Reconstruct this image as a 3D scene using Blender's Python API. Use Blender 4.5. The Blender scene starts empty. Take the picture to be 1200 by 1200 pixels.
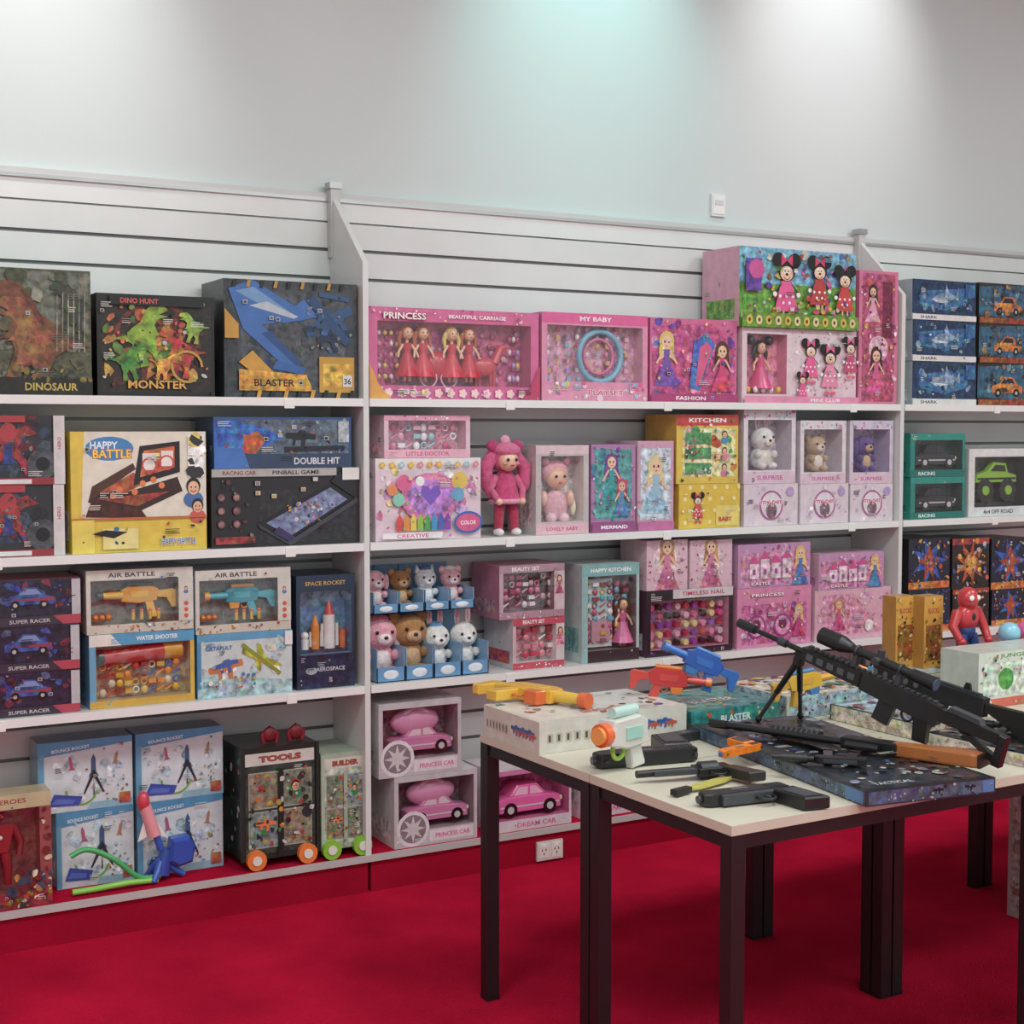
import bpy, math, random
from mathutils import Matrix, Vector
R=random.Random(7)
rad=math.radians
# ---------------------------------------------------------------- colours
def H(s):
    if not isinstance(s,str): return s
    s=s.lstrip('#'); o=[]
    if len(s)==3: s=''.join(ch*2 for ch in s)
    for i in (0,2,4):
        c=int(s[i:i+2],16)/255
        o.append(c/12.92 if c<=.04045 else ((c+.055)/1.055)**2.4)
    return (o[0],o[1],o[2],1)
# ---------------------------------------------------------------- materials
CARD,PRINT,PLAS,MATT,FAB,CLEAR,CARPET,METAL,LAM=range(9)
def mk(name,rough,coat=0,noise=(20,.06),bump=0,bs=300,spec=.5,hue=0,metal=0,col=None,sheen=0,voro=0,sat=1.0,val=1.0):
    m=bpy.data.materials.new(name); m.use_nodes=True
    n=m.node_tree.nodes; l=m.node_tree.links; p=n['Principled BSDF']
    a=n.new('ShaderNodeVertexColor'); a.layer_name='Col'
    tc=n.new('ShaderNodeTexCoord')
    nz=n.new('ShaderNodeTexNoise'); nz.inputs['Scale'].default_value=noise[0]; nz.inputs['Detail'].default_value=5
    l.new(tc.outputs['Object'],nz.inputs['Vector'])
    mr=n.new('ShaderNodeMapRange'); mr.inputs[1].default_value=.3; mr.inputs[2].default_value=.7
    mr.inputs[3].default_value=val*(1-noise[1]); mr.inputs[4].default_value=val*(1+noise[1])
    l.new(nz.outputs['Fac'],mr.inputs[0])
    hs=n.new('ShaderNodeHueSaturation'); l.new(mr.outputs[0],hs.inputs['Value']); l.new(a.outputs['Color'],hs.inputs['Color'])
    hs.inputs['Saturation'].default_value=sat
    if col: 
        l.remove(hs.inputs['Color'].links[0]); hs.inputs['Color'].default_value=col
    if hue:
        n2=n.new('ShaderNodeTexNoise'); n2.inputs['Scale'].default_value=noise[0]*.6; n2.inputs['Detail'].default_value=3
        l.new(tc.outputs['Object'],n2.inputs['Vector'])
        m2=n.new('ShaderNodeMapRange'); m2.inputs[1].default_value=.3; m2.inputs[2].default_value=.7
        m2.inputs[3].default_value=.5-hue; m2.inputs[4].default_value=.5+hue
        l.new(n2.outputs['Fac'],m2.inputs[0]); l.new(m2.outputs[0],hs.inputs['Hue'])
    out=hs.outputs['Color']
    if voro:
        vo=n.new('ShaderNodeTexVoronoi'); vo.inputs['Scale'].default_value=110; l.new(tc.outputs['Object'],vo.inputs['Vector'])
        n3=n.new('ShaderNodeTexNoise'); n3.inputs['Scale'].default_value=22; n3.inputs['Detail'].default_value=2; l.new(tc.outputs['Object'],n3.inputs['Vector'])
        m3=n.new('ShaderNodeMapRange'); m3.inputs[1].default_value=.45; m3.inputs[2].default_value=.6; m3.inputs[3].default_value=0; m3.inputs[4].default_value=voro
        l.new(n3.outputs['Fac'],m3.inputs[0])
        mx=n.new('ShaderNodeMix'); mx.data_type='RGBA'; mx.blend_type='OVERLAY'
        l.new(m3.outputs[0],mx.inputs[0]); l.new(out,mx.inputs[6]); l.new(vo.outputs['Color'],mx.inputs[7]); out=mx.outputs[2]
    l.new(out,p.inputs['Base Color'])
    p.inputs['Roughness'].default_value=rough; p.inputs['Coat Weight'].default_value=coat
    p.inputs['Specular IOR Level'].default_value=spec; p.inputs['Metallic'].default_value=metal
    p.inputs['Coat Roughness'].default_value=.12
    if sheen: p.inputs['Sheen Weight'].default_value=sheen
    if bump:
        nb=n.new('ShaderNodeTexNoise'); nb.inputs['Scale'].default_value=bs; nb.inputs['Detail'].default_value=3
        l.new(tc.outputs['Object'],nb.inputs['Vector'])
        bp=n.new('ShaderNodeBump'); bp.inputs['Strength'].default_value=bump; bp.inputs['Distance'].default_value=.01
        l.new(nb.outputs['Fac'],bp.inputs['Height']); l.new(bp.outputs[0],p.inputs['Normal'])
    return m
def mk_clear():
    m=bpy.data.materials.new('clear_plastic'); m.use_nodes=True
    n=m.node_tree.nodes; l=m.node_tree.links; n.remove(n['Principled BSDF'])
    t=n.new('ShaderNodeBsdfTransparent'); g=n.new('ShaderNodeBsdfGlossy'); g.inputs['Roughness'].default_value=.1
    tc=n.new('ShaderNodeTexCoord'); nb=n.new('ShaderNodeTexNoise'); nb.inputs['Scale'].default_value=9; l.new(tc.outputs['Object'],nb.inputs['Vector'])
    bp=n.new('ShaderNodeBump'); bp.inputs['Strength'].default_value=.6; bp.inputs['Distance'].default_value=.02; l.new(nb.outputs['Fac'],bp.inputs['Height']); l.new(bp.outputs[0],g.inputs['Normal'])
    x=n.new('ShaderNodeMixShader'); x.inputs[0].default_value=.1; l.new(t.outputs[0],x.inputs[1]); l.new(g.outputs[0],x.inputs[2])
    l.new(x.outputs[0],n['Material Output'].inputs[0]); return m
MATS=[mk('printed_card',.4,.3,(25,.1),sat=.92,val=.9), mk('printed_artwork',.4,.3,(42,.6),hue=.035,voro=.4,sat=.94,val=.88),
      mk('toy_plastic',.28,.2,(15,.04),sat=.95,val=.93), mk('black_plastic',.42,0,(30,.15),spec=.6),
      mk('plush_fabric',.95,0,(60,.2),bump=.6,bs=260,spec=.1,sheen=.2,sat=.9,val=.92), mk_clear(),
      mk('red_carpet',.97,0,(3.0,.12),bump=.5,bs=240,spec=.02),
      mk('metal_edge',.35,0,(10,.04),metal=.7), mk('white_laminate',.4,.1,(6,.03))]
# ---------------------------------------------------------------- mesh builder
class MB:
    def __init__(s): s.v=[];s.f=[];s.c=[];s.m=[];s.s=[];s.M=Matrix.Identity(4)
    def add(s,vs,fs,col,mat=PLAS,sm=False):
        o=len(s.v); M=s.M
        s.v+= [tuple(M@Vector(p)) for p in vs]
        col=H(col)
        for f in fs:
            s.f.append([o+i for i in f]); s.c.append(col); s.m.append(mat); s.s.append(sm)
    def box(s,x0,y0,z0,x1,y1,z1,col,mat=PLAS):
        v=[(x0,y0,z0),(x1,y0,z0),(x1,y1,z0),(x0,y1,z0),(x0,y0,z1),(x1,y0,z1),(x1,y1,z1),(x0,y1,z1)]
        s.add(v,[(3,2,1,0),(4,5,6,7),(0,1,5,4),(1,2,6,5),(2,3,7,6),(3,0,4,7)],col,mat)
    def prism(s,pts,y0,y1,col,mat=PLAS,bev=0):
        n=len(pts)
        if bev:
            cx=sum(p[0] for p in pts)/n; cz=sum(p[1] for p in pts)/n
            ins=[]
            for i,(x,z) in enumerate(pts):
                dx,dz=cx-x,cz-z; d=math.hypot(dx,dz) or 1
                ins.append((x+dx/d*bev,z+dz/d*bev))
            rings=[(ins,y0),(pts,y0+bev),(pts,y1-bev),(ins,y1)]
        else: rings=[(pts,y0),(pts,y1)]
        v=[];f=[]
        for P,y in rings: v+=[(x,y,z) for x,z in P]
        for k in range(len(rings)-1):
            for i in range(n):
                j=(i+1)%n; f.append((k*n+i,k*n+j,(k+1)*n+j,(k+1)*n+i))
        f.append(tuple(range(n))); f.append(tuple((len(rings)-1)*n+i for i in reversed(range(n))))
        s.add(v,f,col,mat)
    def cyl(s,p0,p1,r0,r1=None,col='#888',mat=PLAS,n=14):
        if r1 is None: r1=r0
        p0=Vector(p0);p1=Vector(p1);d=(p1-p0).normalized()
        a=d.orthogonal().normalized(); b=d.cross(a)
        v=[]
        for p,r in ((p0,r0),(p1,r1)):
            for i in range(n):
                t=2*math.pi*i/n; v.append(p+a*math.cos(t)*r+b*math.sin(t)*r)
        s.add(v,[(i,(i+1)%n,n+(i+1)%n,n+i) for i in range(n)],col,mat,True)
        s.add(v,[tuple(reversed(range(n))),tuple(range(n,2*n))],col,mat)
    def ball(s,c,r,col,mat=PLAS,n=14,m=9):
        if not hasattr(r,'__len__'): r=(r,r,r)
        v=[(c[0],c[1],c[2]+r[2])]
        for j in range(1,m):
            ph=math.pi*j/m
            for i in range(n):
                t=2*math.pi*i/n
                v.append((c[0]+r[0]*math.sin(ph)*math.cos(t),c[1]+r[1]*math.sin(ph)*math.sin(t),c[2]+r[2]*math.cos(ph)))
        v.append((c[0],c[1],c[2]-r[2])); f=[]
        for i in range(n):
            f.append((0,1+i,1+(i+1)%n)); f.append((len(v)-1,1+(m-2)*n+(i+1)%n,1+(m-2)*n+i))
        for j in range(m-2):
            for i in range(n):
                f.append((1+j*n+i,1+(j+1)*n+i,1+(j+1)*n+(i+1)%n,1+j*n+(i+1)%n))
        s.add(v,f,col,mat,True)
    def tube(s,pts,r,col,mat=PLAS,n=8):
        pts=[Vector(p) for p in pts]; v=[]; f=[]; up=None
        for k,p in enumerate(pts):
            d=(pts[min(k+1,len(pts)-1)]-pts[max(k-1,0)]).normalized()
            a=d.orthogonal().normalized() if up is None else (up-d*up.dot(d)).normalized()
            up=a; b=d.cross(a)
            rr=r[k] if hasattr(r,'__len__') else r
            for i in range(n):
                t=2*math.pi*i/n; v.append(p+a*math.cos(t)*rr+b*math.sin(t)*rr)
        for k in range(len(pts)-1):
            for i in range(n):
                f.append((k*n+i,k*n+(i+1)%n,(k+1)*n+(i+1)%n,(k+1)*n+i))
        s.add(v,f,col,mat,True)
        s.add(v,[tuple(reversed(range(n))),tuple((len(pts)-1)*n+i for i in range(n))],col,mat)
    def torus(s,c,R0,r,col,axis='y',mat=PLAS,a0=0,a1=360,n=20):
        pts=[]
        for i in range(n+1):
            t=rad(a0+(a1-a0)*i/n); x,z=R0*math.cos(t),R0*math.sin(t)
            pts.append({'y':(c[0]+x,c[1],c[2]+z),'z':(c[0]+x,c[1]+z,c[2]),'x':(c[0],c[1]+x,c[2]+z)}[axis])
        s.tube(pts,r,col,mat,8)
    def build(s,name,loc=(0,0,0),rz=0,M=None):
        me=bpy.data.meshes.new(name); me.from_pydata(s.v,[],s.f); me.update()
        for m in MATS: me.materials.append(m)
        me.polygons.foreach_set('material_index',s.m); me.polygons.foreach_set('use_smooth',s.s)
        at=me.color_attributes.new('Col','FLOAT_COLOR','CORNER')
        buf=[]
        for i,p in enumerate(me.polygons): buf+=list(s.c[i])*p.loop_total
        at.data.foreach_set('color',buf)
        o=bpy.data.objects.new(name,me); bpy.context.scene.collection.objects.link(o)
        if M is not None: o.matrix_world=M
        else: o.location=loc; o.rotation_euler=(0,0,rz)
        return o
# ---------------------------------------------------------------- text
_tc={}
def textmesh(t,off):
    k=(t,off)
    if k in _tc: return _tc[k]
    cu=bpy.data.curves.new('t','FONT'); cu.body=t; cu.offset=off; cu.resolution_u=2; cu.size=1
    ob=bpy.data.objects.new('t',cu); bpy.context.scene.collection.objects.link(ob)
    me=bpy.data.meshes.new_from_object(ob)
    vs=[(v.co.x,v.co.y) for v in me.vertices]; fs=[tuple(p.vertices) for p in me.polygons]
    bpy.data.objects.remove(ob); bpy.data.curves.remove(cu); bpy.data.meshes.remove(me)
    _tc[k]=(vs,fs); return _tc[k]
# ---------------------------------------------------------------- 2D printed artwork on a face
DINO=[(-1,.1),(-.6,.15),(-.3,.35),(0,.5),(.25,.85),(.45,1),(.85,.95),(1,.75),(.65,.65),(.95,.55),(.6,.5),(.45,.35),(.5,.1),(.65,-.05),(.45,0),(.35,-.2),(.4,-.5),(.55,-.85),(.3,-.9),(.2,-.6),(.05,-.4),(-.05,-.6),(.05,-.95),(-.25,-.95),(-.25,-.55),(-.35,-.2),(-.6,0)]
GUN=[(-1,.25),(-.95,.45),(-.2,.45),(-.1,.6),(.3,.6),(.4,.45),(1,.35),(1,0),(.5,.05),(.35,0),(.25,-.5),(0,-.5),(.05,0),(-.3,0),(-.35,-.35),(-.55,-.35),(-.5,.05),(-.95,.1)]
CARS=[(-1,-.3),(-1,0),(-.8,.1),(-.5,.15),(-.25,.45),(.35,.45),(.65,.12),(1,0),(1,-.3)]
PLANE=[(-1,0),(-.7,.1),(-.1,.15),(.3,.6),(.5,.6),(.3,.15),(.8,.15),(.95,.4),(1.05,.4),(1,0),(.3,-.1),(.1,-.5),(-.1,-.5),(0,-.1),(-.7,-.1)]
ROCK=[(0,1),(.18,.6),(.2,-.5),(.45,-.9),(.2,-.8),(-.2,-.8),(-.45,-.9),(-.2,-.5),(-.18,.6)]
class Art:
    def __init__(s,b,w,h,y=0): s.b=b;s.w=w;s.h=h;s.S=min(w,h);s.y=y;s.k=0;s.pal=[];s.txt=[]
    def Y(s): s.k+=1; return s.y-.0004-.00010*s.k
    def P(s,pts,col,mat=CARD):
        y=s.Y(); s.pal.append(col); s.b.add([(u*s.w,y,v*s.h) for u,v in pts],[tuple(range(len(pts)))],col,mat)
    def rect(s,a,b,c,d,col,mat=CARD): s.P([(a,b),(c,b),(c,d),(a,d)],col,mat)
    def sh(s,pts,u,v,sc,col,rot=0,fx=1,mat=CARD):
        y=s.Y(); k=sc*s.S; ct,st=math.cos(rad(rot)),math.sin(rad(rot)); s.pal.append(col)
        vs=[(u*s.w+k*(x*fx*ct-z*st),y,v*s.h+k*(x*fx*st+z*ct)) for x,z in pts]
        vs=[(min(max(x,.0),s.w),yy,min(max(z,.0),s.h)) for x,yy,z in vs]
        s.b.add(vs,[tuple(range(len(pts)))],col,mat)
    def ell(s,u,v,rx,rz,col,mat=CARD,n=18,rot=0):
        s.sh([(math.cos(2*math.pi*i/n)*rx,math.sin(2*math.pi*i/n)*rz) for i in range(n)],u,v,1,col,rot,1,mat)
    def burst(s,u,v,r0,r1,n,col,mat=CARD):
        s.sh([((r0 if i%2 else r1)*math.cos(math.pi*i/n),(r0 if i%2 else r1)*math.sin(math.pi*i/n)) for i in range(2*n)],u,v,1,col,0,1,mat)
    def arc(s,u,v,r,th,a0,a1,col,n=14):
        o=[];i_=[]
        for i in range(n+1):
            t=rad(a0+(a1-a0)*i/n); o.append(((r+th)*math.cos(t),(r+th)*math.sin(t))); i_.append((r*math.cos(t),r*math.sin(t)))
        s.sh(o+i_[::-1],u,v,1,col)
    def text(s,t,u,v,hh,col,fw=None,rot=0,out=None,bold=.02):
        vs,fs=textmesh(t,bold); xs=[p[0] for p in vs]; x0,x1=min(xs),max(xs)
        sz=hh*s.h/.72; sx=sz if fw is None else fw*s.w/(x1-x0)
        if not rot or abs(rot)<20: hw=(x1-x0)*sx/s.w/2; s.txt.append((u-hw,v-hh*.6,u+hw,v+hh*.6))
        ct,st=math.cos(rad(rot)),math.sin(rad(rot))
        for o,c in (((.07,out),) if out else ())+((bold,col),):
            vs2,fs2=textmesh(t,o); y=s.Y(); vv=[]
            for x,z in vs2:
                X=(x-(x0+x1)/2)*sx; Z=(z-.36)*sz; vv.append((u*s.w+X*ct-Z*st,y,v*s.h+X*st+Z*ct))
            s.b.add(vv,fs2,c,CARD)
    def free(s,a,b,c,d): return all(c<q[0] or a>q[2] or d<q[1] or b>q[3] for q in s.txt)
    def conf(s,n,cols,sz=.05,reg=(.03,.03,.97,.97),mat=CARD):
        for i in range(n):
            u=R.uniform(reg[0],reg[2]);v=R.uniform(reg[1],reg[3]);k=sz*R.uniform(.5,1.4)
            c=R.choice(cols); m_=PRINT if (mat==CARD and R.random()<.4) else mat
            if not s.free(u-k*.5,v-k*.5,u+k*.5,v+k*.5): continue
            if R.random()<.3: s.ell(u,v,k,k*R.uniform(.4,1),c,m_,8,R.uniform(0,180))
            else:
                q=[(math.cos(a)*R.uniform(.5,1.1),math.sin(a)*R.uniform(.3,.9)) for a in (.3,1.4,2.5,3.6,4.6,5.6)]
                s.sh(q,u,v,k,c,R.uniform(0,180),1,m_)
    def detail(s,win=None,n=7):
        pal=[c for c in s.pal if isinstance(c,str)] or ['#ffffff']
        def ok(a,b,c,d): return s.free(a,b,c,d) and (not win or c<win[0] or a>win[2] or d<win[1] or b>win[3])
        t=0;k=0
        while k<n and t<60:
            t+=1; u=R.uniform(.02,.86); v=R.uniform(.02,.92); L=R.uniform(.06,.16); q=R.random(); lh=.0024/s.h
            if q<.5:
                if u+L<.98 and v+lh*9<.98 and ok(u,v,u+L,v+lh*9):
                    c=R.choice(['#d8d6d0','#2c2c30']+pal[:2])
                    for j in range(3): s.rect(u,v+j*lh*2.6,u+L*R.uniform(.6,1),v+j*lh*2.6+lh,c)
                    k+=1
            elif q<.8:
                e=.02; f_=e*s.w/s.h
                if v+f_<.97 and ok(u,v,u+e*1.6,v+f_*1.3): s.rect(u,v,u+e*1.6,v+f_*1.3,'#d8d6d0'); s.rect(u+e*.2,v+f_*.15,u+e*1.4,v+f_*1.1,R.choice(pal),PRINT); k+=1
            elif ok(u-.03,v-.03,u+.05,v+.05): s.conf(3,pal,.018,(u,v,min(.97,u+.05),min(.97,v+.05))); k+=1
    def flower(s,u,v,r,col,c2='#fff27a'):
        for i in range(5):
            t=2*math.pi*i/5; s.ell(u+r*.7*s.S/s.w*math.cos(t),v+r*.7*s.S/s.h*math.sin(t),r*.5,r*.5,col,CARD,8)
        s.ell(u,v,r*.35,r*.35,c2,CARD,8)
    def off(s,u,v,dx,dz): return u+dx*s.S/s.w, v+dz*s.S/s.h
    def doll(s,u,v,k,hair,dress,skin='#f2c4a2'):
        o=s.off
        s.ell(*o(u,v,0,.62*k),.3*k,.34*k,hair); s.sh([(-.28,.55),(.28,.55),(.34,-.05),(.1,.1),(-.1,.1),(-.34,-.05)],u,v,k,hair,0,1,PRINT)
        s.sh([(-.14,.35),(.14,.35),(.1,.05),(.5,-.85),(-.5,-.85),(-.1,.05)],u,v,k,dress,0,1,PRINT)
        s.sh([(-.14,.35),(.14,.35),(.1,.05),(.2,-.3),(-.2,-.3),(-.1,.05)],u,v,k,dress)
        s.ell(*o(u,v,0,.58*k),.19*k,.22*k,skin)
        s.sh([(-.16,.32),(-.1,.28),(-.38,-.15),(-.44,-.1)],u,v,k,skin); s.sh([(.16,.32),(.1,.28),(.38,-.15),(.44,-.1)],u,v,k,skin)
        for e in(-1,1): s.ell(*o(u,v,e*.08*k,.6*k),.035*k,.045*k,'#332233',CARD,8)
        s.ell(*o(u,v,0,.46*k),.05*k,.02*k,'#d0304a',CARD,8)
    def mouse(s,u,v,k,bow='#e83a8a',dress='#ee4f98'):
        o=s.off
        s.sh([(-.2,.1),(.2,.1),(.45,-.8),(-.45,-.8)],u,v,k,dress)
        for i in range(5): s.ell(*o(u,v,(-.24+.12*i)*k,(-.55 if i%2 else -.35)*k),.05*k,.05*k,'#ffffff',CARD,8)
        for e in(-1,1): s.ell(*o(u,v,e*.32*k,.72*k),.23*k,.23*k,'#141416')
        s.ell(*o(u,v,0,.4*k),.33*k,.31*k,'#141416'); s.ell(*o(u,v,0,.33*k),.25*k,.22*k,'#f6cfae')
        for e in(-1,1): s.ell(*o(u,v,e*.08*k,.42*k),.05*k,.09*k,'#fff',CARD,8); s.ell(*o(u,v,e*.07*k,.4*k),.025*k,.045*k,'#111',CARD,8)
        s.ell(*o(u,v,0,.3*k),.06*k,.04*k,'#111',CARD,8); s.arc(*o(u,v,0,.28*k),.12*k,.025*k,200,340,'#a01030')
        s.sh([(-.22,.18),(0,0),(.22,.18),(.22,-.18),(0,0),(-.22,-.18)],*o(u,v,0,.72*k),k,bow)
        for e in(-1,1): s.sh([(e*.18,.05),(e*.2,-.0),(e*.42,-.3),(e*.46,-.24)],u,v,k,'#141416'); s.ell(*o(u,v,e*.45*k,-.3*k),.08*k,.08*k,'#fff',CARD,8); s.sh([(e*.08,-.8),(e*.16,-.8),(e*.16,-1.05),(e*.08,-1.05)],u,v,k,'#e8b48a'); s.ell(*o(u,v,e*.16*k,-1.05*k),.14*k,.08*k,bow,CARD,10)
    def face(s,u,v,k,hair,shirt,skin='#eebb95'):
        o=s.off
        s.ell(*o(u,v,0,-.55*k),.5*k,.4*k,shirt); s.ell(*o(u,v,0,.12*k),.36*k,.42*k,hair); s.ell(*o(u,v,0,.02*k),.28*k,.34*k,skin)
        for e in(-1,1): s.ell(*o(u,v,e*.11*k,.06*k),.04*k,.05*k,'#222',CARD,8)
        s.arc(*o(u,v,0,-.03*k),.12*k,.05*k,200,340,'#b0303a')
    def car(s,u,v,k,col,win='#223',wh='#111',fx=1):
        s.sh(CARS,u,v,k,col,0,fx,PRINT); s.sh([(-.42,.14),(-.2,.38),(.3,.38),(.5,.14)],u,v,k,win,0,fx)
        for e in(-.6,.6):
            s.ell(*s.off(u,v,e*k,-.3*k),.2*k,.2*k,wh); s.ell(*s.off(u,v,e*k,-.3*k),.09*k,.09*k,'#bbb',CARD,10)
    def gun(s,u,v,k,col,c2='#ee7a1a',fx=1,rot=0):
        s.sh(GUN,u,v,k,col,rot,fx); s.sh([(-.9,.36),(-.2,.38),(-.2,.28),(-.9,.2)],u,v,k,c2,rot,fx)
        s.sh([(-1.12,.42),(-.95,.42),(-.95,.1),(-1.12,.1)],u,v,k,c2,rot,fx); s.sh([(.05,.52),(.28,.52),(.3,.2),(.02,.2)],u,v,k,'#333a44',rot,fx)
    def photo(s,a,b,c,d,bg,cols,frame='#fff'):
        s.rect(a,b,c,d,frame); e=.012; s.rect(a+e,b+e,c-e,d-e,bg,PRINT); s.conf(5,cols,.06,(a+.03,b+.03,c-.03,d-.03))
# ---------------------------------------------------------------- small 3D toys
def doll3(b,x,y,z,h,hair='#e8c95a',dress='#e0306a',skin='#f0bd98',long=True):
    for e in(-1,1): b.cyl((x+e*.05*h,y,z),(x+e*.05*h,y,z+.3*h),.03*h,.035*h,skin,n=8)
    b.cyl((x,y,z+.08*h),(x,y,z+.5*h),.24*h if long else .17*h,.07*h,dress,n=14)
    b.cyl((x,y,z+.48*h),(x,y,z+.68*h),.065*h,.09*h,dress,n=12)
    b.cyl((x,y,z+.68*h),(x,y,z+.76*h),.03*h,.03*h,skin,n=8)
    b.ball((x,y+.025*h,z+.87*h),(.125*h,.11*h,.14*h),hair)
    b.ball((x,y-.03*h,z+.85*h),(.095*h,.09*h,.11*h),skin)
    for e in(-1,1):
        b.tube([(x+e*.1*h,y+.03*h,z+.88*h),(x+e*.15*h,y+.02*h,z+.75*h),(x+e*.13*h,y,z+.58*h)],[.05*h,.045*h,.02*h],hair,n=8)
        b.tube([(x+e*.08*h,y,z+.65*h),(x+e*.17*h,y-.02*h,z+.53*h),(x+e*.2*h,y-.06*h,z+.42*h)],[.03*h,.025*h,.02*h],skin,n=8)
        b.ball((x+e*.035*h,y-.112*h,z+.87*h),.014*h,'#20202a',n=8,m=5)
    b.ball((x,y-.115*h,z+.81*h),(.02*h,.01*h,.008*h),'#c8304a',n=8,m=5)
def plush3(b,x,y,z,h,col,ear='round',hat=None,muz='#fbf3e6'):
    b.ball((x,y,z+.25*h),(.27*h,.2*h,.27*h),col,FAB); b.ball((x,y-.1*h,z+.25*h),(.18*h,.12*h,.19*h),muz,FAB)
    b.ball((x,y-.05*h,z+.66*h),(.29*h,.23*h,.26*h),col,FAB)
    b.ball((x,y-.24*h,z+.6*h),(.13*h,.08*h,.1*h),muz,FAB)
    b.ball((x,y-.315*h,z+.63*h),(.04*h,.025*h,.03*h),'#2a1a1a',n=8,m=6)
    for e in(-1,1):
        b.ball((x+e*.13*h,y-.26*h,z+.71*h),.03*h,'#101014',n=8,m=6)
        if ear=='round': b.ball((x+e*.23*h,y-.02*h,z+.87*h),(.1*h,.05*h,.1*h),col,FAB,10,7)
        elif ear=='long': b.ball((x+e*.12*h,y,z+1.05*h),(.065*h,.05*h,.22*h),col,FAB,10,7); b.ball((x+e*.12*h,y-.04*h,z+1.05*h),(.035*h,.03*h,.16*h),'#f5a8bd',FAB,10,7)
        elif ear=='flop': b.ball((x+e*.3*h,y-.06*h,z+.62*h),(.08*h,.09*h,.2*h),muz if hat else col,FAB,10,7)
        else: b.cyl((x+e*.18*h,y,z+.82*h),(x+e*.22*h,y,z+1.0*h),.09*h,.01*h,col,FAB,8)
        b.ball((x+e*.22*h,y-.16*h,z+.33*h),(.08*h,.1*h,.09*h),col,FAB,10,7)
        b.ball((x+e*.15*h,y-.2*h,z+.08*h),(.11*h,.12*h,.08*h),col,FAB,10,7)
    if hat: b.ball((x,y-.02*h,z+.9*h),(.17*h,.14*h,.08*h),hat,FAB,10,7)
def car3(b,x,y,z,L,col,win='#1b2230',wd=.42):
    s=L/2; f=lambda P:[(x+p*s,z+q*s) for p,q in P]
    b.prism(f([(-1,.12),(-1,.42),(-.85,.5),(-.4,.55),(.3,.55),(.95,.45),(1,.3),(1,.12)]),y,y+L*wd,col,bev=.04*L)
    b.prism(f([(-.6,.53),(-.35,.82),(.25,.82),(.55,.53)]),y+.03*L,y+L*(wd-.03),col,bev=.02*L)
    b.prism(f([(-.48,.56),(-.3,.77),(-.05,.77),(-.05,.56)]),y+.022*L,y+.04*L,win); b.prism(f([(.02,.56),(.02,.77),(.2,.77),(.42,.56)]),y+.022*L,y+.04*L,win)
    b.box(x+.92*s,y+.03*L,z+.3*s,x+1.02*s,y+.1*L,z+.4*s,'#f5f0c8'); b.box(x-.9*s,y-.004*L,z+.26*s,x+.9*s,y+.002,z+.3*s,'#d8d8dc')
    for e in(-.6,.6):
        for yy in (y-.01*L,y+L*(wd-.08)):
            b.cyl((x+e*s,yy,z+.2*s),(x+e*s,yy+.09*L,z+.2*s),.2*s,.2*s,'#141416'); 
        b.cyl((x+e*s,y-.015*L,z+.2*s),(x+e*s,y,z+.2*s),.1*s,.1*s,'#c9ccd2')
def blaster3(b,col,c2,c3='#333',t=.02):
    b.prism([(.25,-.02),(.22,.12),(.3,.17),(.62,.17),(.7,.13),(.7,-.02),(.5,-.05)],-t,t,col,bev=.008)
    b.prism([(0,-.12),(-.0,.1),(.04,.12),(.26,.1),(.27,.03),(.12,.0),(.05,-.12)],-t*.8,t*.8,c2,bev=.008)
    b.prism([(.3,-.02),(.4,-.03),(.35,-.24),(.24,-.23)],-t*.8,t*.8,c2,bev=.008)
    b.torus((.43,0,-.07),.045,.01,c3,a0=180,a1=360)
    b.prism([(.5,-.04),(.66,-.03),(.64,-.12),(.52,-.12)],-t*1.05,t*1.05,c3,bev=.008)
    b.cyl((.68,0,.06),(.93,0,.06),.05,.045,c2); b.cyl((.93,0,.06),(1,0,.06),.06,.06,c3)
    b.cyl((.3,0,.19),(.62,0,.19),.03,.03,c3)
    b.prism([(.36,.03),(.36,.11),(.6,.11),(.56,.03)],-t-.006,t+.006,c2)
# ---------------------------------------------------------------- survey geometry (camera + measured planes)
F=1700.0; YAW=rad(29.28); PIT=math.atan(98/F)
C=Vector((-1.977,-4.851,1.6))
g=Vector((math.sin(YAW),math.cos(YAW),0)); r_=Vector((math.cos(YAW),-math.sin(YAW),0)); k_=Vector((0,0,1))
fw=g*math.cos(PIT)-k_*math.sin(PIT); up=k_*math.cos(PIT)+g*math.sin(PIT)
def ray(a,b): return fw+r_*((a-600)/F)+up*((600-b)/F)
def WX(a,y,b=600): d=ray(a,b); return (C+d*((y-C.y)/d.y)).x
def WZ(a,b,y): d=ray(a,b); return (C+d*((y-C.y)/d.y)).z
def T(a,b,z): d=ray(a,b); return C+d*((z-C.z)/d.z)
SH=[.13,.72,1.21,1.70]; DF=-.32; YF=-.285; TH=.022
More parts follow.
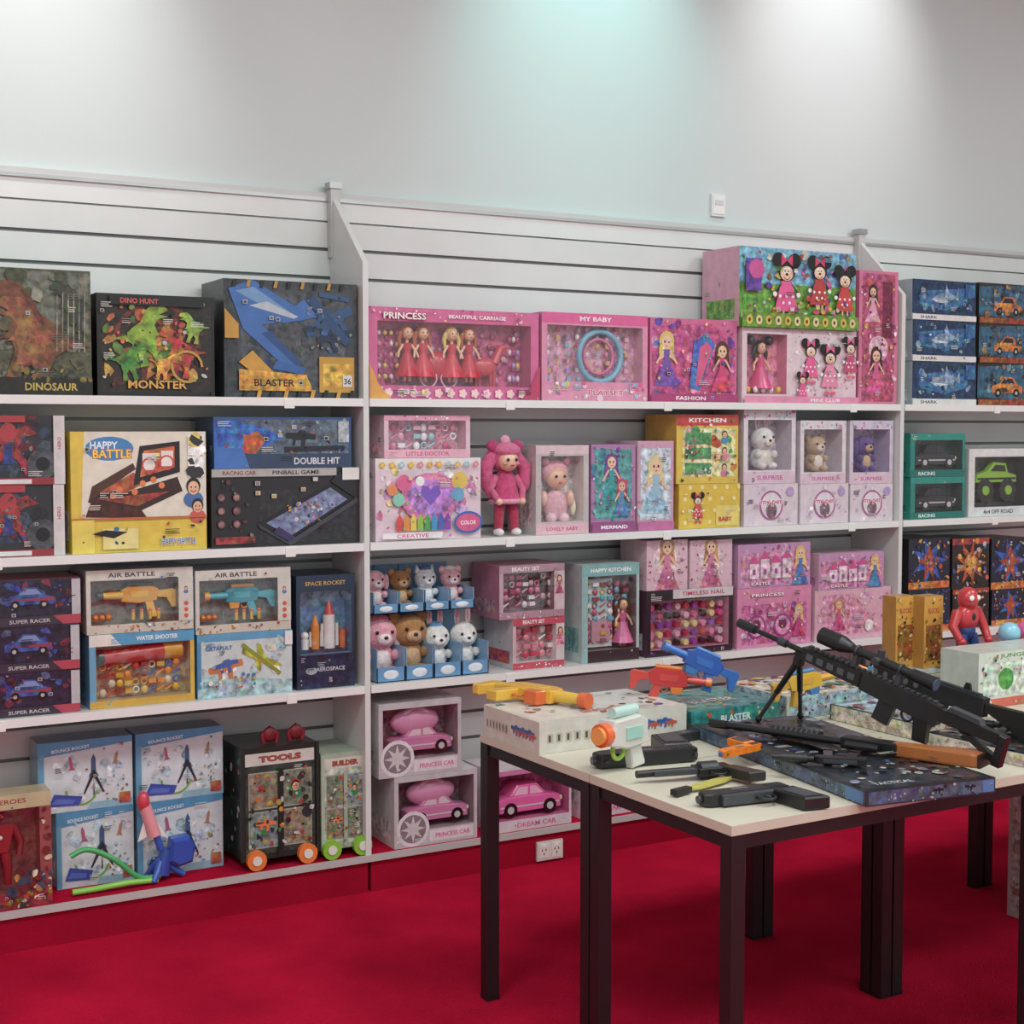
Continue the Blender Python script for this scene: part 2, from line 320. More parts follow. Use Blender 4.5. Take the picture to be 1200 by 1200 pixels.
# ---------------------------------------------------------------- carton
def carton(b,w,h,d,col,side=None,win=None,inc='#eee',cd=.07,mat=CARD,pane=True):
    side=side or col
    if win:
        a,e,c,f=win[0]*w,win[1]*h,win[2]*w,win[3]*h
        v=[(0,0,0),(w,0,0),(w,0,h),(0,0,h),(a,0,e),(c,0,e),(c,0,f),(a,0,f)]
        b.add(v,[(0,1,5,4),(1,2,6,5),(2,3,7,6),(3,0,4,7)],col,mat)
        v=[(a,0,e),(c,0,e),(c,0,f),(a,0,f),(a,cd,e),(c,cd,e),(c,cd,f),(a,cd,f)]
        b.add(v,[(0,1,5,4),(1,2,6,5),(2,3,7,6),(3,0,4,7)],inc,CARD); b.add(v,[(4,5,6,7)],inc,PRINT)
        if pane: b.add([(a,.001,e),(c,.001,e),(c,.001,f),(a,.001,f)],[(0,1,2,3)],'#fff',CLEAR)
    else: b.add([(0,0,0),(w,0,0),(w,0,h),(0,0,h)],[(0,1,2,3)],col,mat)
    v=[(0,0,0),(w,0,0),(w,d,0),(0,d,0),(0,0,h),(w,0,h),(w,d,h),(0,d,h)]
    b.add(v,[(3,2,1,0),(4,5,6,7),(1,2,6,5),(2,3,7,6),(3,0,4,7)],side,mat)
def Bx(name,l,r,t,zb,art=None,d=.22,yf=YF,col='#fff',side=None,win=None,inc='#eee',cd=.06,inside=None,mat=CARD,pane=True,h=None,jit=1.0,nd=9):
    py=t+40
    xl=WX(l,yf,py)+.0015; xr=WX(r,yf,py)-.0015
    for xd in (0,2.45):
        if xl<xd-.05: xr=min(xr,xd-.017)
        if xr>xd+.05: xl=max(xl,xd+.017)
    w=xr-xl
    if h is None: h=WZ((l+r)/2,t,yf)-zb
    b=MB(); d=min(d,-.036-yf)
    a=rad(R.uniform(-jit,jit)*(1 if w<.4 else .5)); py_=0 if a>0 else w*math.sin(-a)
    d-=abs(w*math.sin(a)); w-=d*abs(math.sin(a))
    carton(b,w,h,d,col,side,win,inc,min(cd,d-.02),mat,pane)
    A=Art(b,w,h)
    if art: art(A)
    A.detail(win,nd)
    M0=b.M; b.M=Matrix.Translation((0,d,0))@Matrix.Rotation(rad(-90),4,'Z'); S_=Art(b,d,h)
    S_.rect(.12,.1,.88,.35,A.pal[0] if A.pal else col,PRINT); S_.detail(None,4); b.M=M0
    if inside: inside(b,w,h)
    b.build(name,(xl+(d*math.sin(a) if a>0 else 0),yf+py_,zb+.0006),a); return zb+h+.001
# ================================================================= ROOM
def quad(name,vs,mat):
    me=bpy.data.meshes.new(name); me.from_pydata(vs,[],[(0,1,2,3)]); me.materials.append(mat); 
    o=bpy.data.objects.new(name,me); bpy.context.scene.collection.objects.link(o); return o
wallm=mk('painted_wall',.7,0,(1.2,.02),bump=.04,bs=120,col=H('#ccd5d4'),spec=.3)
ceilm=mk('ceiling_paint',.8,0,(2,.02),col=H('#b8bab8'))
flrm=mk('carpet_floor',.97,0,(2.2,.26),bump=.9,bs=160,spec=.02,col=H('#c21a3c'))
X0,X1,Y0,ZC=-4.0,6.4,-8.0,4.2
quad('floor',[(X0,Y0,0),(X1,Y0,0),(X1,0,0),(X0,0,0)],flrm)
quad('ceiling',[(X0,Y0,ZC),(X0,0,ZC),(X1,0,ZC),(X1,Y0,ZC)],ceilm)
quad('wall_back',[(X0,0,0),(X1,0,0),(X1,0,ZC),(X0,0,ZC)],wallm)
quad('wall_left',[(X0,Y0,0),(X0,0,0),(X0,0,ZC),(X0,Y0,ZC)],wallm)
quad('wall_right',[(X1,0,0),(X1,Y0,0),(X1,Y0,ZC),(X1,0,ZC)],wallm)
# ---------------------------------------------------------------- shelving bays
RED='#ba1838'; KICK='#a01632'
def bay(x0,x1,divider=True):
    b=MB(); top=2.41
    b.box(x0,-.012,.0,x1,-.001,top,'#8a8d8c',LAM)
    z=top-.085; b.box(x0,-.024,z+.006,x1,-.012,top,'#dcdfdd',LAM)
    while z>.15:
        z2=max(z-.1,.13); b.box(x0,-.024,z2+.012,x1,-.012,z,'#d6d9d7',LAM)
        b.box(x0,-.0215,z,x1,-.0205,z+.004,'#6e706f',METAL); z-=.1
    b.box(x0,-.03,top,x1,-.001,top+.018,'#c8cac9',LAM)
    b.box(x0,-.032,top-.012,x1,-.024,top,'#b8bab9',METAL)
    for s in SH[1:]:
        b.box(x0+.012,DF+.004,s-TH,x1-.012,-.026,s,'#dcdddb',LAM)
        b.box(x0+.012,DF,s-TH-.004,x1-.012,DF+.004,s+.001,'#e8e9e7',LAM)
        for q in (.22,.5,.88):
            xx=x0+(x1-x0)*q; b.box(xx,DF-.003,s-TH-.012,xx+.035,DF,s-.004,'#f4f3ee',PLAS)
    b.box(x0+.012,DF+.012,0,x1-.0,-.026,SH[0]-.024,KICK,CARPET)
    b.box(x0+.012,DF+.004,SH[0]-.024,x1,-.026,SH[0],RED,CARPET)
    b.box(x0+.0,DF,SH[0]-.022,x1,DF+.006,SH[0]+.002,'#bdb9b8',LAM)
    if divider:
        pts=[(-.026,SH[0]+.001),(DF+.004,SH[0]+.001),(DF+.004,2.16),(-.06,2.40),(-.026,2.40)]
        v=[(x1-.010,p,q) for p,q in pts]+[(x1+.010,p,q) for p,q in pts]; n=5
        b.add(v,[tuple(range(n)),tuple(reversed(range(n,2*n)))]+[(i,(i+1)%n,n+(i+1)%n,n+i) for i in range(n)],'#dadbd9',LAM)
        b.box(x1-.018,-.06,2.2,x1+.018,-.026,2.455,'#c2c4c2',LAM); b.box(x1-.024,-.066,2.44,x1+.024,-.02,2.462,'#b4b6b5',METAL)
    b.build('wall_shelving_unit')
bay(-2.45,0); bay(0,2.45); bay(2.45,4.9)
# ================================================================= ART
def a_dino(A):
    A.rect(0,0,1,1,'#56583f',PRINT); A.rect(.02,.5,.98,.98,'#6e7262',PRINT); A.conf(80,['#44492f','#7a7c6a','#353b28','#8a8878','#5e5a40'],.07,mat=PRINT)
    A.sh(DINO,.6,.42,.45,'#6d4024',-8,-1,PRINT); A.sh(DINO,.59,.41,.34,'#8d5630',-8,-1,PRINT); A.sh(DINO,.88,.7,.2,'#3c4230',0,-1,PRINT)
    for i in range(6): A.P([(.74+.04*i,.35),(.748+.04*i,.35),(.756+.04*i,.8+.03*(i%2)),(.748+.04*i,.8)],'#989786',PRINT)
    A.rect(0,0,1,.14,'#1c1b12',PRINT); A.text('DINOSAUR',.7,.07,.06,'#c9b04a',fw=.38); A.conf(24,['#80702c','#333','#554'],.03,(.35,.12,1,.22))
def a_dino2(A):
    A.rect(0,0,1,1,'#161310'); A.rect(.03,.04,.97,.9,'#2b201a',PRINT); A.arc(.5,.5,.4,.04,0,180,'#7a2418')
    A.burst(.5,.5,.25,.46,13,'#6c2818',PRINT); A.burst(.55,.45,.18,.34,9,'#b8742a',PRINT)
    A.conf(60,['#b8582a','#5b8030','#181614','#c89840','#4a2a1a','#161410'],.06,(.06,.15,.94,.86),PRINT)
    A.sh(DINO,.38,.58,.3,'#83a82e',10,1,PRINT); A.sh(DINO,.72,.42,.25,'#b03a1e',0,-1,PRINT); A.sh(DINO,.25,.34,.2,'#4f8b2d',0,1,PRINT); A.sh(DINO,.82,.68,.16,'#8fae3a',0,-1,PRINT); A.sh(DINO,.55,.3,.16,'#d8a034',-20,1,PRINT)
    A.text('MONSTER',.5,.12,.08,'#e4a830',fw=.5,out='#111'); A.conf(60,['#c8602a','#6b9030','#222','#d8a840','#5a2a1a','#bebebe','#161410'],.025); A.arc(.75,.3,.14,.025,0,300,'#c09a3a')
    A.rect(.1,.89,.9,.98,'#101010'); A.text('DINO HUNT',.35,.935,.05,'#d84a2a',fw=.32)
def a_bow(A):
    A.rect(0,0,1,1,'#383d42',PRINT); A.rect(.1,.03,.97,.95,'#43484d'); A.rect(.12,.06,.9,.9,'#4d5359',PRINT)
    A.conf(30,['#33393f','#5c6268','#2c4468','#464c52'],.07,(.14,.3,.9,.88),PRINT)
    A.sh([(-1,.8),(-.5,1),(.4,.5),(.6,.65),(.9,.3),(.5,.2),(-.3,.1),(.5,-.7),(.3,-.85),(-.7,0)],.38,.58,.42,'#2a68b4',0,1,CARD)
    A.sh([(-.9,.8),(-.5,.9),(.3,.4),(.2,.3),(-.5,.6)],.38,.58,.4,'#6a98c8'); A.sh([(-.2,.05),(.5,-.6),(.4,-.7),(-.4,0)],.4,.55,.4,'#164a86'); A.P([(.35,.25),(.58,.2),(.6,.26),(.38,.32)],'#2660a8'); A.sh([(-.6,.5),(-.2,.6),(.5,.3),(.4,.25)],.38,.58,.4,'#b8c4ce')
    A.sh(GUN,.8,.62,.24,'#22507f',25,-1); A.sh(GUN,.84,.5,.18,'#18304f',10,-1); A.P([(.62,.82),(.66,.9),(.95,.5),(.9,.46)],'#1f4474'); A.P([(.7,.88),(.93,.84),(.94,.88),(.71,.92)],'#26517f'); A.conf(26,['#2c60a0','#303840','#808890','#1c2c48'],.025,(.6,.4,.96,.88))
    A.rect(.7,.05,.97,.36,'#c8961e'); A.rect(.73,.1,.94,.3,'#d9ad37',PRINT)
    for i in range(9): A.sh([(-.5,-1),(.5,-1),(1,1),(0,1)],.07+i*.1,.965,.03,'#b98c23' if i%2 else '#181818')
    for i in range(9): A.sh([(-.5,-1),(.5,-1),(1,1),(0,1)],.14+i*.1,.035,.035,'#d99d21' if i%2 else '#181818')
    A.P([(.1,.3),(.3,.12),(.42,.14),(.2,.4)],'#d0981c'); A.P([(.1,.06),(.65,.06),(.6,.2),(.1,.24)],'#d29e2a',PRINT); A.P([(.0,.5),(.1,.5),(.1,.62),(0,.75)],'#c79220')
    A.text('BLASTER',.36,.13,.06,'#111',fw=.3); A.rect(.88,.1,.95,.2,'#ddd'); A.text('36',.915,.15,.05,'#222')
def a_pinkcarriage(A):
    for i in range(14): A.flower(.04+.92*i/13,.07,.045,'#ffd1e2')
    A.text('PRINCESS',.2,.91,.07,'#fff',fw=.24,out='#b0205c'); A.text('BEAUTIFUL CARRIAGE',.62,.92,.04,'#fff',fw=.34)
    A.P([(0,0),(.12,0),(.05,.16),(0,.4)],'#e6a23a'); A.P([(1,0),(.88,0),(.95,.16),(1,.4)],'#c42a63')
    A.conf(30,['#ffe9f2','#f7b7d0','#ffe07a','#b8306c'],.015,(.0,.86,1,1)); A.conf(20,['#ffe9f2','#f7b7d0','#e03a80'],.015,(.0,0,1,.15))
def in_carriage(b,w,h):
    for i in range(80):
        b.ball((w*R.uniform(.08,.93),.07,h*R.uniform(.2,.8)),(.012,.004,.012),R.choice(['#e08aaf','#a8305c','#e9b8cc','#d0508e','#a02058']),n=8,m=5)
    for u in(.24,.33,.5,.6): doll3(b,u*w,.035,.2*h,.62*h,R.choice(['#e9cf6a','#b5562b']),R.choice(['#cc1f3c','#d8324a']))
    b.ball((.42*w,.05,.38*h),(.07*w,.03,.17*h),'#c81e3e'); 
    for u in (.36,.48): b.torus((u*w,.03,.24*h),.1*h,.01*h,'#f5c4d8')
    b.ball((.7*w,.045,.38*h),(.08*w,.02,.11*h),'#d23c50'); b.tube([(.76*w,.045,.42*h),(.8*w,.045,.6*h),(.84*w,.045,.62*h)],[.02,.014,.01],'#d23c50')
    for u in(.65,.67,.74,.76): b.cyl((u*w,.045,.16*h),(u*w,.045,.36*h),.006,.009,'#c83448',n=8)
    for i in range(4):
        for j in range(5): b.ball((w*(.09+.035*i),.05,h*(.25+.12*j)),(.008,.008,.01),R.choice(['#e9cf6a','#f0e0e8','#e796b8','#c33a8a']),n=8,m=5)
    for i in range(3):
        for j in range(4): b.ball((w*(.86+.025*i),.05,h*(.25+.15*j)),(.008,.008,.012),R.choice(['#e9cf6a','#f0e0e8','#b895d8','#c33a8a']),n=8,m=5)
def a_pinkplay(A):
    A.rect(.0,.88,1,1,'#e5529a'); A.text('MY BABY',.5,.94,.05,'#fff',fw=.3)
    A.text('PLAYSET',.6,.1,.06,'#d92a7a',fw=.34,out='#fff'); A.conf(36,['#e94a90','#e9c970','#8cc8ea','#f7d8e4'],.035,(.02,.03,.98,.2))
def in_play(b,w,h):
    b.torus((.58*w,.03,.52*h),.29*h,.035*h,'#7cb8d4'); b.torus((.58*w,.04,.52*h),.2*h,.02*h,'#df6f9f')
    for i in range(9):
        for j in range(7):
            x=w*(.11+.093*i)+R.uniform(-.004,.004); z=h*(.26+.095*j)+R.uniform(-.004,.004); c=R.choice(['#df7fa8','#88b0cc','#e6c5d3','#a388c8','#eee','#d7a868','#d95a90','#e6a8c0'])
            k=R.random()
            if k<.4: b.ball((x,.045,z),(.009,.008,.012),c,n=8,m=6)
            elif k<.7: b.cyl((x-.004,.045,z-.009),(x+.003,.045,z+.009),.006,.004,c,n=8)
            else: b.box(x-.009,.04,z-.008,x+.009,.05,z+.008,c)
def a_pony(A):
    A.rect(0,0,1,1,'#d86498'); A.P([(.02,.02),(.98,.02),(.98,.75),(.7,.95),(.02,.9)],'#c84e88',PRINT); A.conf(36,['#5c3aa8','#e798bc','#b83a80','#ef8ab6','#3c7fc8','#98288a'],.06,mat=PRINT)
    A.doll(.18,.5,.36,'#e0c56a','#7a4fb0'); A.sh([(-.2,-1),(.2,-1),(.55,.7),(.1,1),(-.35,.6)],.55,.5,.35,'#3f70c0',-12,1,PRINT); A.sh([(-.1,-1),(.1,-1),(.4,.6),(.1,.8),(-.2,.5)],.58,.5,.3,'#e04f86',-12)
    A.doll(.82,.42,.34,'#5a3520','#d33a70'); A.conf(40,['#5c3aa8','#f0e0ea','#e9c25a','#ef8ab6','#3c7fc8','#98288a'],.022)
    A.rect(0,0,1,.1,'#b32f74'); A.text('FASHION',.45,.05,.045,'#fff',fw=.34)
def a_mousebig(A):
    A.rect(0,0,1,1,'#6ea83e',PRINT); A.rect(0,.55,1,1,'#7cb9d8',PRINT); A.conf(110,['#b8302a','#d3b23c','#3a6fc0','#6b3aa0','#c8cec0','#2e7a38','#d45a9a','#e7e7e7','#8a5a2a'],.05)
    A.mouse(.38,.55,.42,'#e02060'); A.mouse(.66,.6,.36,'#e02060','#c02a2a'); A.mouse(.88,.52,.34,'#2a2a2a','#d02a2a')
    A.rect(.03,.45,.16,.85,'#6a3fa5',PRINT); A.ell(.12,.72,.12,.12,'#d04a9a'); A.conf(26,['#d3b23c','#c8cec0','#b8302a','#6b3aa0'],.03,(.03,.22,.97,.4))
    A.rect(0,0,1,.18,'#6d9a2c',PRINT)
    for i in range(12): A.ell(.06+.08*i,.09,.05,.06,'#e7d998' if i%2 else '#e0c040'); A.ell(.06+.08*i,.09,.02,.025,'#5a3a1a')
def a_mouse2(A):
    A.conf(70,['#e8a9c0','#fff','#df8fb0','#cfd6d0'],.022,(.4,.1,.98,.97))
    A.mouse(.58,.6,.3,'#e84a8e'); A.mouse(.75,.5,.34,'#e84a8e','#f08ab4'); A.mouse(.93,.66,.28,'#e84a8e','#c94078'); A.mouse(.5,.24,.2); A.rect(.0,.0,1,.09,'#ef92b8'); A.text('MINI CLUB',.7,.045,.045,'#fff',fw=.26)
def in_mouse2(b,w,h):
    doll3(b,.2*w,.035,.14*h,.7*h,'#181818','#e64a8a'); b.ball((.12*w,.04,.84*h),.02,'#181818'); b.ball((.28*w,.04,.84*h),.02,'#181818')
    for i in range(5): b.ball((w*(.07+.065*i),.015,.18*h),(.012,.01,.014),R.choice(['#f5c542','#e35a90','#fff']),n=8,m=5)
def a_pinktall(A):
    A.rect(0,0,1,1,'#d8749a'); A.rect(.08,.02,.92,.98,'#b94c74',PRINT)
    A.doll(.35,.75,.4,'#3a2018','#e5a5bf'); A.rect(.6,.5,.85,.92,'#7a1f44',PRINT); A.ell(.5,.42,.25,.25,'#e6bacb',PRINT); A.doll(.45,.25,.5,'#42231a','#d94f8a')
    A.conf(40,['#f0d8e4','#e7a9c2','#902050','#dfb45a'],.045)
def a_shark(A):
    A.rect(0,0,1,1,'#d4dce2'); A.P([(0,.15),(1,.05),(1,1),(0,1)],'#173a60',PRINT); A.P([(.1,.7),(.9,.85),(.85,.4),(.5,.25),(.1,.4)],'#3070a4',PRINT)
    A.conf(26,['#8fa6b6','#173048','#4080b0','#205a8a'],.08,(.08,.25,.92,.92),PRINT)
    A.sh([(-1,.0),(-.5,.25),(0,.3),(.15,.75),(.35,.28),(.8,.1),(1,.4),(1,-.2),(.7,-.05),(.2,-.2),(0,-.5),(-.1,-.2),(-.6,-.2)],.5,.55,.48,'#8aa8c0',5,1,PRINT); A.sh([(-.9,-.02),(-.3,-.2),(.3,-.2),(-.3,-.08)],.5,.55,.45,'#dfe6ea',5)
    A.conf(14,['#c8dbe6','#173048','#5a88a8'],.03,(.1,.25,.9,.9)); A.rect(0,0,1,.14,'#e8e8e6'); A.text('SHARK',.25,.07,.07,'#123',fw=.26); A.rect(.82,.6,.97,.93,'#2a6aa6',PRINT)
def a_trk(A):
    A.rect(0,0,1,1,'#2e2a2a'); A.P([(0,.2),(1,.1),(1,1),(0,.9)],'#2f6280',PRINT); A.conf(20,['#5a4a3a','#6f98ac','#3a2a22','#a8743a'],.09,mat=PRINT); A.car(.5,.45,.5,'#d0802a'); A.conf(18,['#c8883a','#8fa2aa','#5a2a1a','#222'],.05); A.rect(0,0,1,.14,'#9b4a1a',PRINT)
def a_spider(A):
    A.rect(0,0,1,1,'#2e3038'); A.P([(.0,.95),(.55,1),(.8,.2),(.0,.2)],'#34465e',PRINT); A.conf(26,['#20242a','#44505e','#5d1c26','#2c3c56'],.12,(.02,.15,.85,.95),PRINT)
    A.sh([(0,1),(.3,.7),(.6,.8),(1,.5),(.5,.4),(.3,.0),(.7,-.5),(.6,-1),(.3,-.4),(0,-.2),(-.3,-.5),(-.8,-.8),(-.6,-.2),(-.2,.1),(-.4,.4),(-1,.5),(-.6,.8),(-.25,.7)],.5,.52,.42,'#9a2028',0,1,PRINT)
    A.ell(.5,.75,.12,.14,'#b3242e'); A.sh([(-.1,.3),(.1,.3),(.14,-.3),(-.14,-.3)],.5,.45,.5,'#27408a',0,1,PRINT)
    A.conf(30,['#24282e','#6d1c26','#868686','#2c4d86','#5b6068'],.035,(.05,.2,.8,.95)); A.ell(.8,.3,.22,.22,'#4c5056',PRINT); A.ell(.8,.3,.1,.1,'#14161a')
    A.rect(.9,.0,1,1,'#dcd8d6'); A.text('HERO',.95,.6,.05,'#c0202c',rot=90); A.rect(0,0,.9,.1,'#9a1e28'); A.rect(.4,.015,.7,.08,'#e8e6e4'); A.rect(.3,.9,.65,1,'#b02530')
def a_basket(A):
    A.rect(0,0,1,1,'#ece5d3'); A.rect(.0,.0,1,.28,'#e8c82c'); A.P([(.0,.28),(.0,1),(.1,1),(.07,.28)],'#e8c82c')
    A.ell(.28,.86,.2,.1,'#2d86c8'); A.text('HAPPY',.24,.89,.06,'#fff',fw=.2); A.text('BATTLE',.3,.82,.07,'#ffe23a',fw=.28,out='#c8401c')
    A.P([(.12,.42),(.5,.34),(.82,.5),(.78,.62),(.4,.5),(.15,.55)],'#3a2018'); A.P([(.18,.45),(.48,.38),(.72,.5),(.42,.47)],'#9a4324',PRINT); A.P([(.12,.42),(.15,.55),(.45,.74),(.47,.69)],'#54301f'); A.P([(.2,.5),(.45,.66),(.6,.6),(.4,.5)],'#b4522a',PRINT)
    A.P([(.45,.55),(.8,.66),(.8,.92),(.5,.88)],'#251a1c'); A.P([(.5,.62),(.76,.7),(.76,.88),(.53,.84)],'#c9622a',PRINT); 
    A.rect(.52,.68,.62,.82,'#f4ece4'); A.rect(.66,.71,.75,.84,'#f4ece4'); A.arc(.57,.72,.05,.015,0,360,'#d82a2a'); A.arc(.7,.74,.05,.015,0,360,'#d82a2a')
    for (u,v) in((.6,.6),(.35,.52),(.46,.5),(.3,.47),(.52,.57),(.66,.55)): A.ell(u,v,.026,.026,'#e87a25')
    A.P([(.1,.3),(.15,.45),(.5,.36),(.55,.28)],'#4a1c14',PRINT); A.face(.9,.52,.17,'#2b1c14','#3a6fb0'); A.face(.93,.36,.14,'#2b1c14','#d84a3a')
    for i in range(4): A.photo(.86,.62+.09*i,.98,.7+.09*i,'#b84a2c',['#f0d060','#fff','#333'])
    A.rect(.0,.0,.16,.28,'#eed64a'); A.rect(.22,.03,.48,.2,'#f0e08a'); A.text('HAPPY BATTLE',.78,.08,.05,'#2a70b0',fw=.26,out='#fff'); A.rect(0,.275,1,.29,'#c8651c'); A.P([(.14,.16),(.24,.19),(.4,.17),(.3,.12)],'#1c1c20'); A.conf(14,['#c8651c','#2a70b0','#d8c060','#333'],.02,(.05,.02,.95,.25))
def a_double(A):
    A.rect(0,0,1,1,'#28508c'); A.P([(.25,.1),(.98,.1),(.98,.95),(.2,.95)],'#5b6c7e',PRINT); A.P([(.0,.35),(.35,.4),(.5,.6),(.35,.8),(.1,.95),(0,.9)],'#1a64c0',PRINT)
    A.sh([(-1,-.2),(-.6,.5),(.1,.35),(.6,.55),(1,.1),(.5,-.5),(-.5,-.45)],.22,.5,.42,'#c05020',0,1,PRINT); A.ell(.15,.55,.18,.22,'#2d74c4',PRINT); A.sh(GUN,.62,.55,.32,'#1f2227',0,1); A.P([(.5,.3),(.95,.34),(.95,.44),(.5,.42)],'#202830',PRINT); A.conf(30,['#a85a2a','#1b1d22','#98a4b0','#2a62a8'],.04,(.35,.3,.95,.95))
    A.rect(0,0,1,.28,'#2c4468'); A.P([(0,0),(.25,0),(.2,.4),(0,.4)],'#2d6fc4'); A.text('DOUBLE HIT',.74,.14,.13,'#e8e8e8',fw=.34); A.rect(.9,.5,.98,.92,'#b8c4cc',PRINT)
def a_pinball(A):
    A.rect(0,0,1,1,'#242226'); A.rect(.32,.05,.98,.72,'#2c2b30',PRINT); A.P([(.3,.3),(.82,.82),(.98,.6),(.5,.05)],'#16161a'); A.P([(.36,.3),(.8,.74),(.92,.58),(.52,.12)],'#7f88b0',PRINT)
    A.conf(60,['#c8a24a','#a33a4a','#5a4fb0','#3a80b0','#ccc','#b87a90','#26305a'],.022,(.5,.28,.76,.58)); A.P([(.8,.82),(.86,.95),(.99,.75),(.97,.6)],'#1c1c22'); A.P([(.4,.18),(.52,.04),(.56,.1),(.44,.25)],'#3b2a60')
    A.P([(.3,.3),(.31,.24),(.52,.0),(.5,.05)],'#3c3c46'); A.P([(.5,.05),(.52,.0),(.99,.55),(.98,.6)],'#444450')
    A.rect(0,.9,.84,1,'#b8b5b1'); A.text('RACING CAR',.18,.95,.05,'#8a1c24',fw=.22); A.text('PINBALL GAME',.56,.95,.05,'#202020',fw=.32)
    for i in range(2):
        for j in range(3): A.ell(.06+.1*i,.3+.17*j,.05,.05,'#7a3a3e'); A.ell(.06+.1*i,.3+.17*j,.035,.035,'#987a78',PRINT)
    A.rect(.02,.05,.28,.14,'#a82a32',PRINT); A.rect(.88,.84,1,1,'#f0efec'); A.conf(12,['#6a2a2c','#888','#444'],.03,(.02,.1,.3,.85))
def a_smallpink(A):
    A.rect(0,0,1,.2,'#f2b7cc'); A.text('LITTLE DOCTOR',.5,.1,.09,'#d83a80',fw=.5); A.rect(.0,.88,1,1,'#e9a1bd'); A.conf(14,['#fff','#e55a98'],.03,(0,.88,1,1))
def in_small(cols,n=(5,2)):
    def f(b,w,h):
        for i in range(n[0]):
            for j in range(n[1]):
                x=w*(.5+(i-(n[0]-1)/2)*.78/n[0]); z=h*(.5+(j-(n[1]-1)/2)*.64/n[1]); c=R.choice(cols); q=R.random(); e=min(w*.36/n[0],h*.3/n[1])
                x+=R.uniform(-.15,.15)*e; z+=R.uniform(-.15,.15)*e
                if q<.35: b.ball((x,.035,z),(e,e*.6,e*1.1),c,n=10,m=7)
                elif q<.6: b.cyl((x-e,.035,z-e*.6),(x+e,.035,z+e*.6),e*.35,e*.25,c,n=10)
                elif q<.8: b.torus((x,.035,z),e*.8,e*.25,c,n=12)
                else: b.box(x-e,.025,z-e*.6,x+e,.045,z+e*.6,c)
    return f
def a_craft(A):
    A.rect(0,0,1,1,'#ecd3e0'); A.rect(0,.86,1,1,'#f2eeec'); A.conf(50,['#efb0d0','#c8d8e8','#e7d690','#d0a8da','#f8f0f4','#e080b8'],.06,(.03,.3,.97,.86),PRINT)
    for i in range(11): A.flower(.06+.088*i,.92,.035,R.choice(['#ef7fb0','#f5b83c','#9cc6ea']))
    A.ell(.5,.52,.4,.3,'#d77cb4',PRINT); A.ell(.5,.52,.31,.22,'#b87fd4',PRINT); A.ell(.25,.7,.1,.1,'#e65a98'); A.ell(.78,.72,.11,.11,'#e7c54a'); A.ell(.76,.55,.09,.09,'#68a9d6')
    A.sh([(0,-.9),(1,.1),(.8,.8),(.3,.8),(0,.4),(-.3,.8),(-.8,.8),(-1,.1)],.5,.55,.14,'#7a4fc8'); A.ell(.2,.5,.08,.08,'#8fd8c0'); A.ell(.14,.62,.07,.07,'#f08a4a'); A.ell(.4,.72,.06,.06,'#fff'); A.ell(.62,.72,.06,.06,'#ef5a9e')
    for i,c in enumerate(['#e3342f','#f28c28','#f7d63c','#9acb3a','#4caf50','#2f9fd8','#3b5fc0','#8a3fb5']): A.rect(.18+.065*i,.12,.235+.065*i,.26,c); A.P([(.18+.065*i,.26),(.235+.065*i,.26),(.208+.065*i,.33)],c)
    A.P([(.05,.03),(.6,.02),(.62,.1),(.05,.1)],'#f9f0f4'); A.text('CREATIVE',.33,.06,.045,'#e5408e',fw=.3); A.ell(.86,.2,.2,.14,'#2b62b8'); A.ell(.86,.2,.17,.11,'#e04a8a'); A.text('COLOR',.86,.2,.05,'#fff',fw=.15); A.conf(40,['#e7b948','#da5a9e','#6bb4d8','#8fc16a'],.02)
def a_babybox(A):
    A.rect(0,.9,1,1,'#e7c9d0'); A.rect(0,0,1,.12,'#e9b9c6'); A.text('LOVELY BABY',.5,.06,.04,'#c23a72',fw=.6)
def in_baby(b,w,h):
    x=.48*w; b.ball((x,.045,.32*h),(.22*w,.03,.18*h),'#f4b6c6',FAB); b.ball((x,.035,.63*h),(.2*w,.03,.13*h),'#f0b89c'); b.ball((x,.05,.69*h),(.25*w,.03,.15*h),'#f3a7bb',FAB)
    for e in(-1,1):
        b.ball((x+e*.08*w,.006,.65*h),.006,'#24242c',n=8,m=6); b.ball((x+e*.25*w,.035,.4*h),(.07*w,.02,.09*h),'#f2c1ac'); b.ball((x+e*.12*w,.03,.18*h),(.09*w,.025,.06*h),'#f6d4dc')
        b.ball((x+e*.2*w,.045,.82*h),(.07*w,.02,.05*h),'#f3a7bb',FAB)
    b.ball((x,.005,.58*h),(.008,.004,.004),'#cc4a5a',n=8,m=6); b.ball((.8*w,.04,.3*h),(.05*w,.015,.1*h),'#f7f0c8'); b.ball((.17*w,.04,.55*h),(.04*w,.01,.05*h),'#a8d8e8')
def a_mermaid(A):
    A.rect(0,0,1,1,'#b97fb0'); A.rect(.08,.15,.92,.95,'#5ca5a8',PRINT); A.conf(30,['#d38ab6','#6fc0c0','#7a3fa0','#b8387a','#3f7f9a'],.08,mat=PRINT); A.doll(.45,.62,.5,'#7a3f9a','#37a2a0'); A.doll(.68,.38,.4,'#c8456e','#4a8fc0'); A.conf(34,['#e396bf','#6fd0c8','#e8e8f0','#7a3fa0','#b8387a'],.03); A.rect(0,0,1,.12,'#a04a8a'); A.text('MERMAID',.5,.06,.04,'#fff',fw=.6)
def a_frost(A):
    A.rect(0,0,1,1,'#d8a0bc'); A.rect(.08,.12,.92,.92,'#cfd8e4',PRINT); A.conf(20,['#b8d0e4','#e0a0c0','#e8e0f0'],.08,mat=PRINT); A.doll(.5,.5,.75,'#e0d09c','#9fc4dc'); A.conf(24,['#f4f4f8','#bfd8ea','#df7faf'],.03); A.rect(0,0,1,.1,'#c868a0')
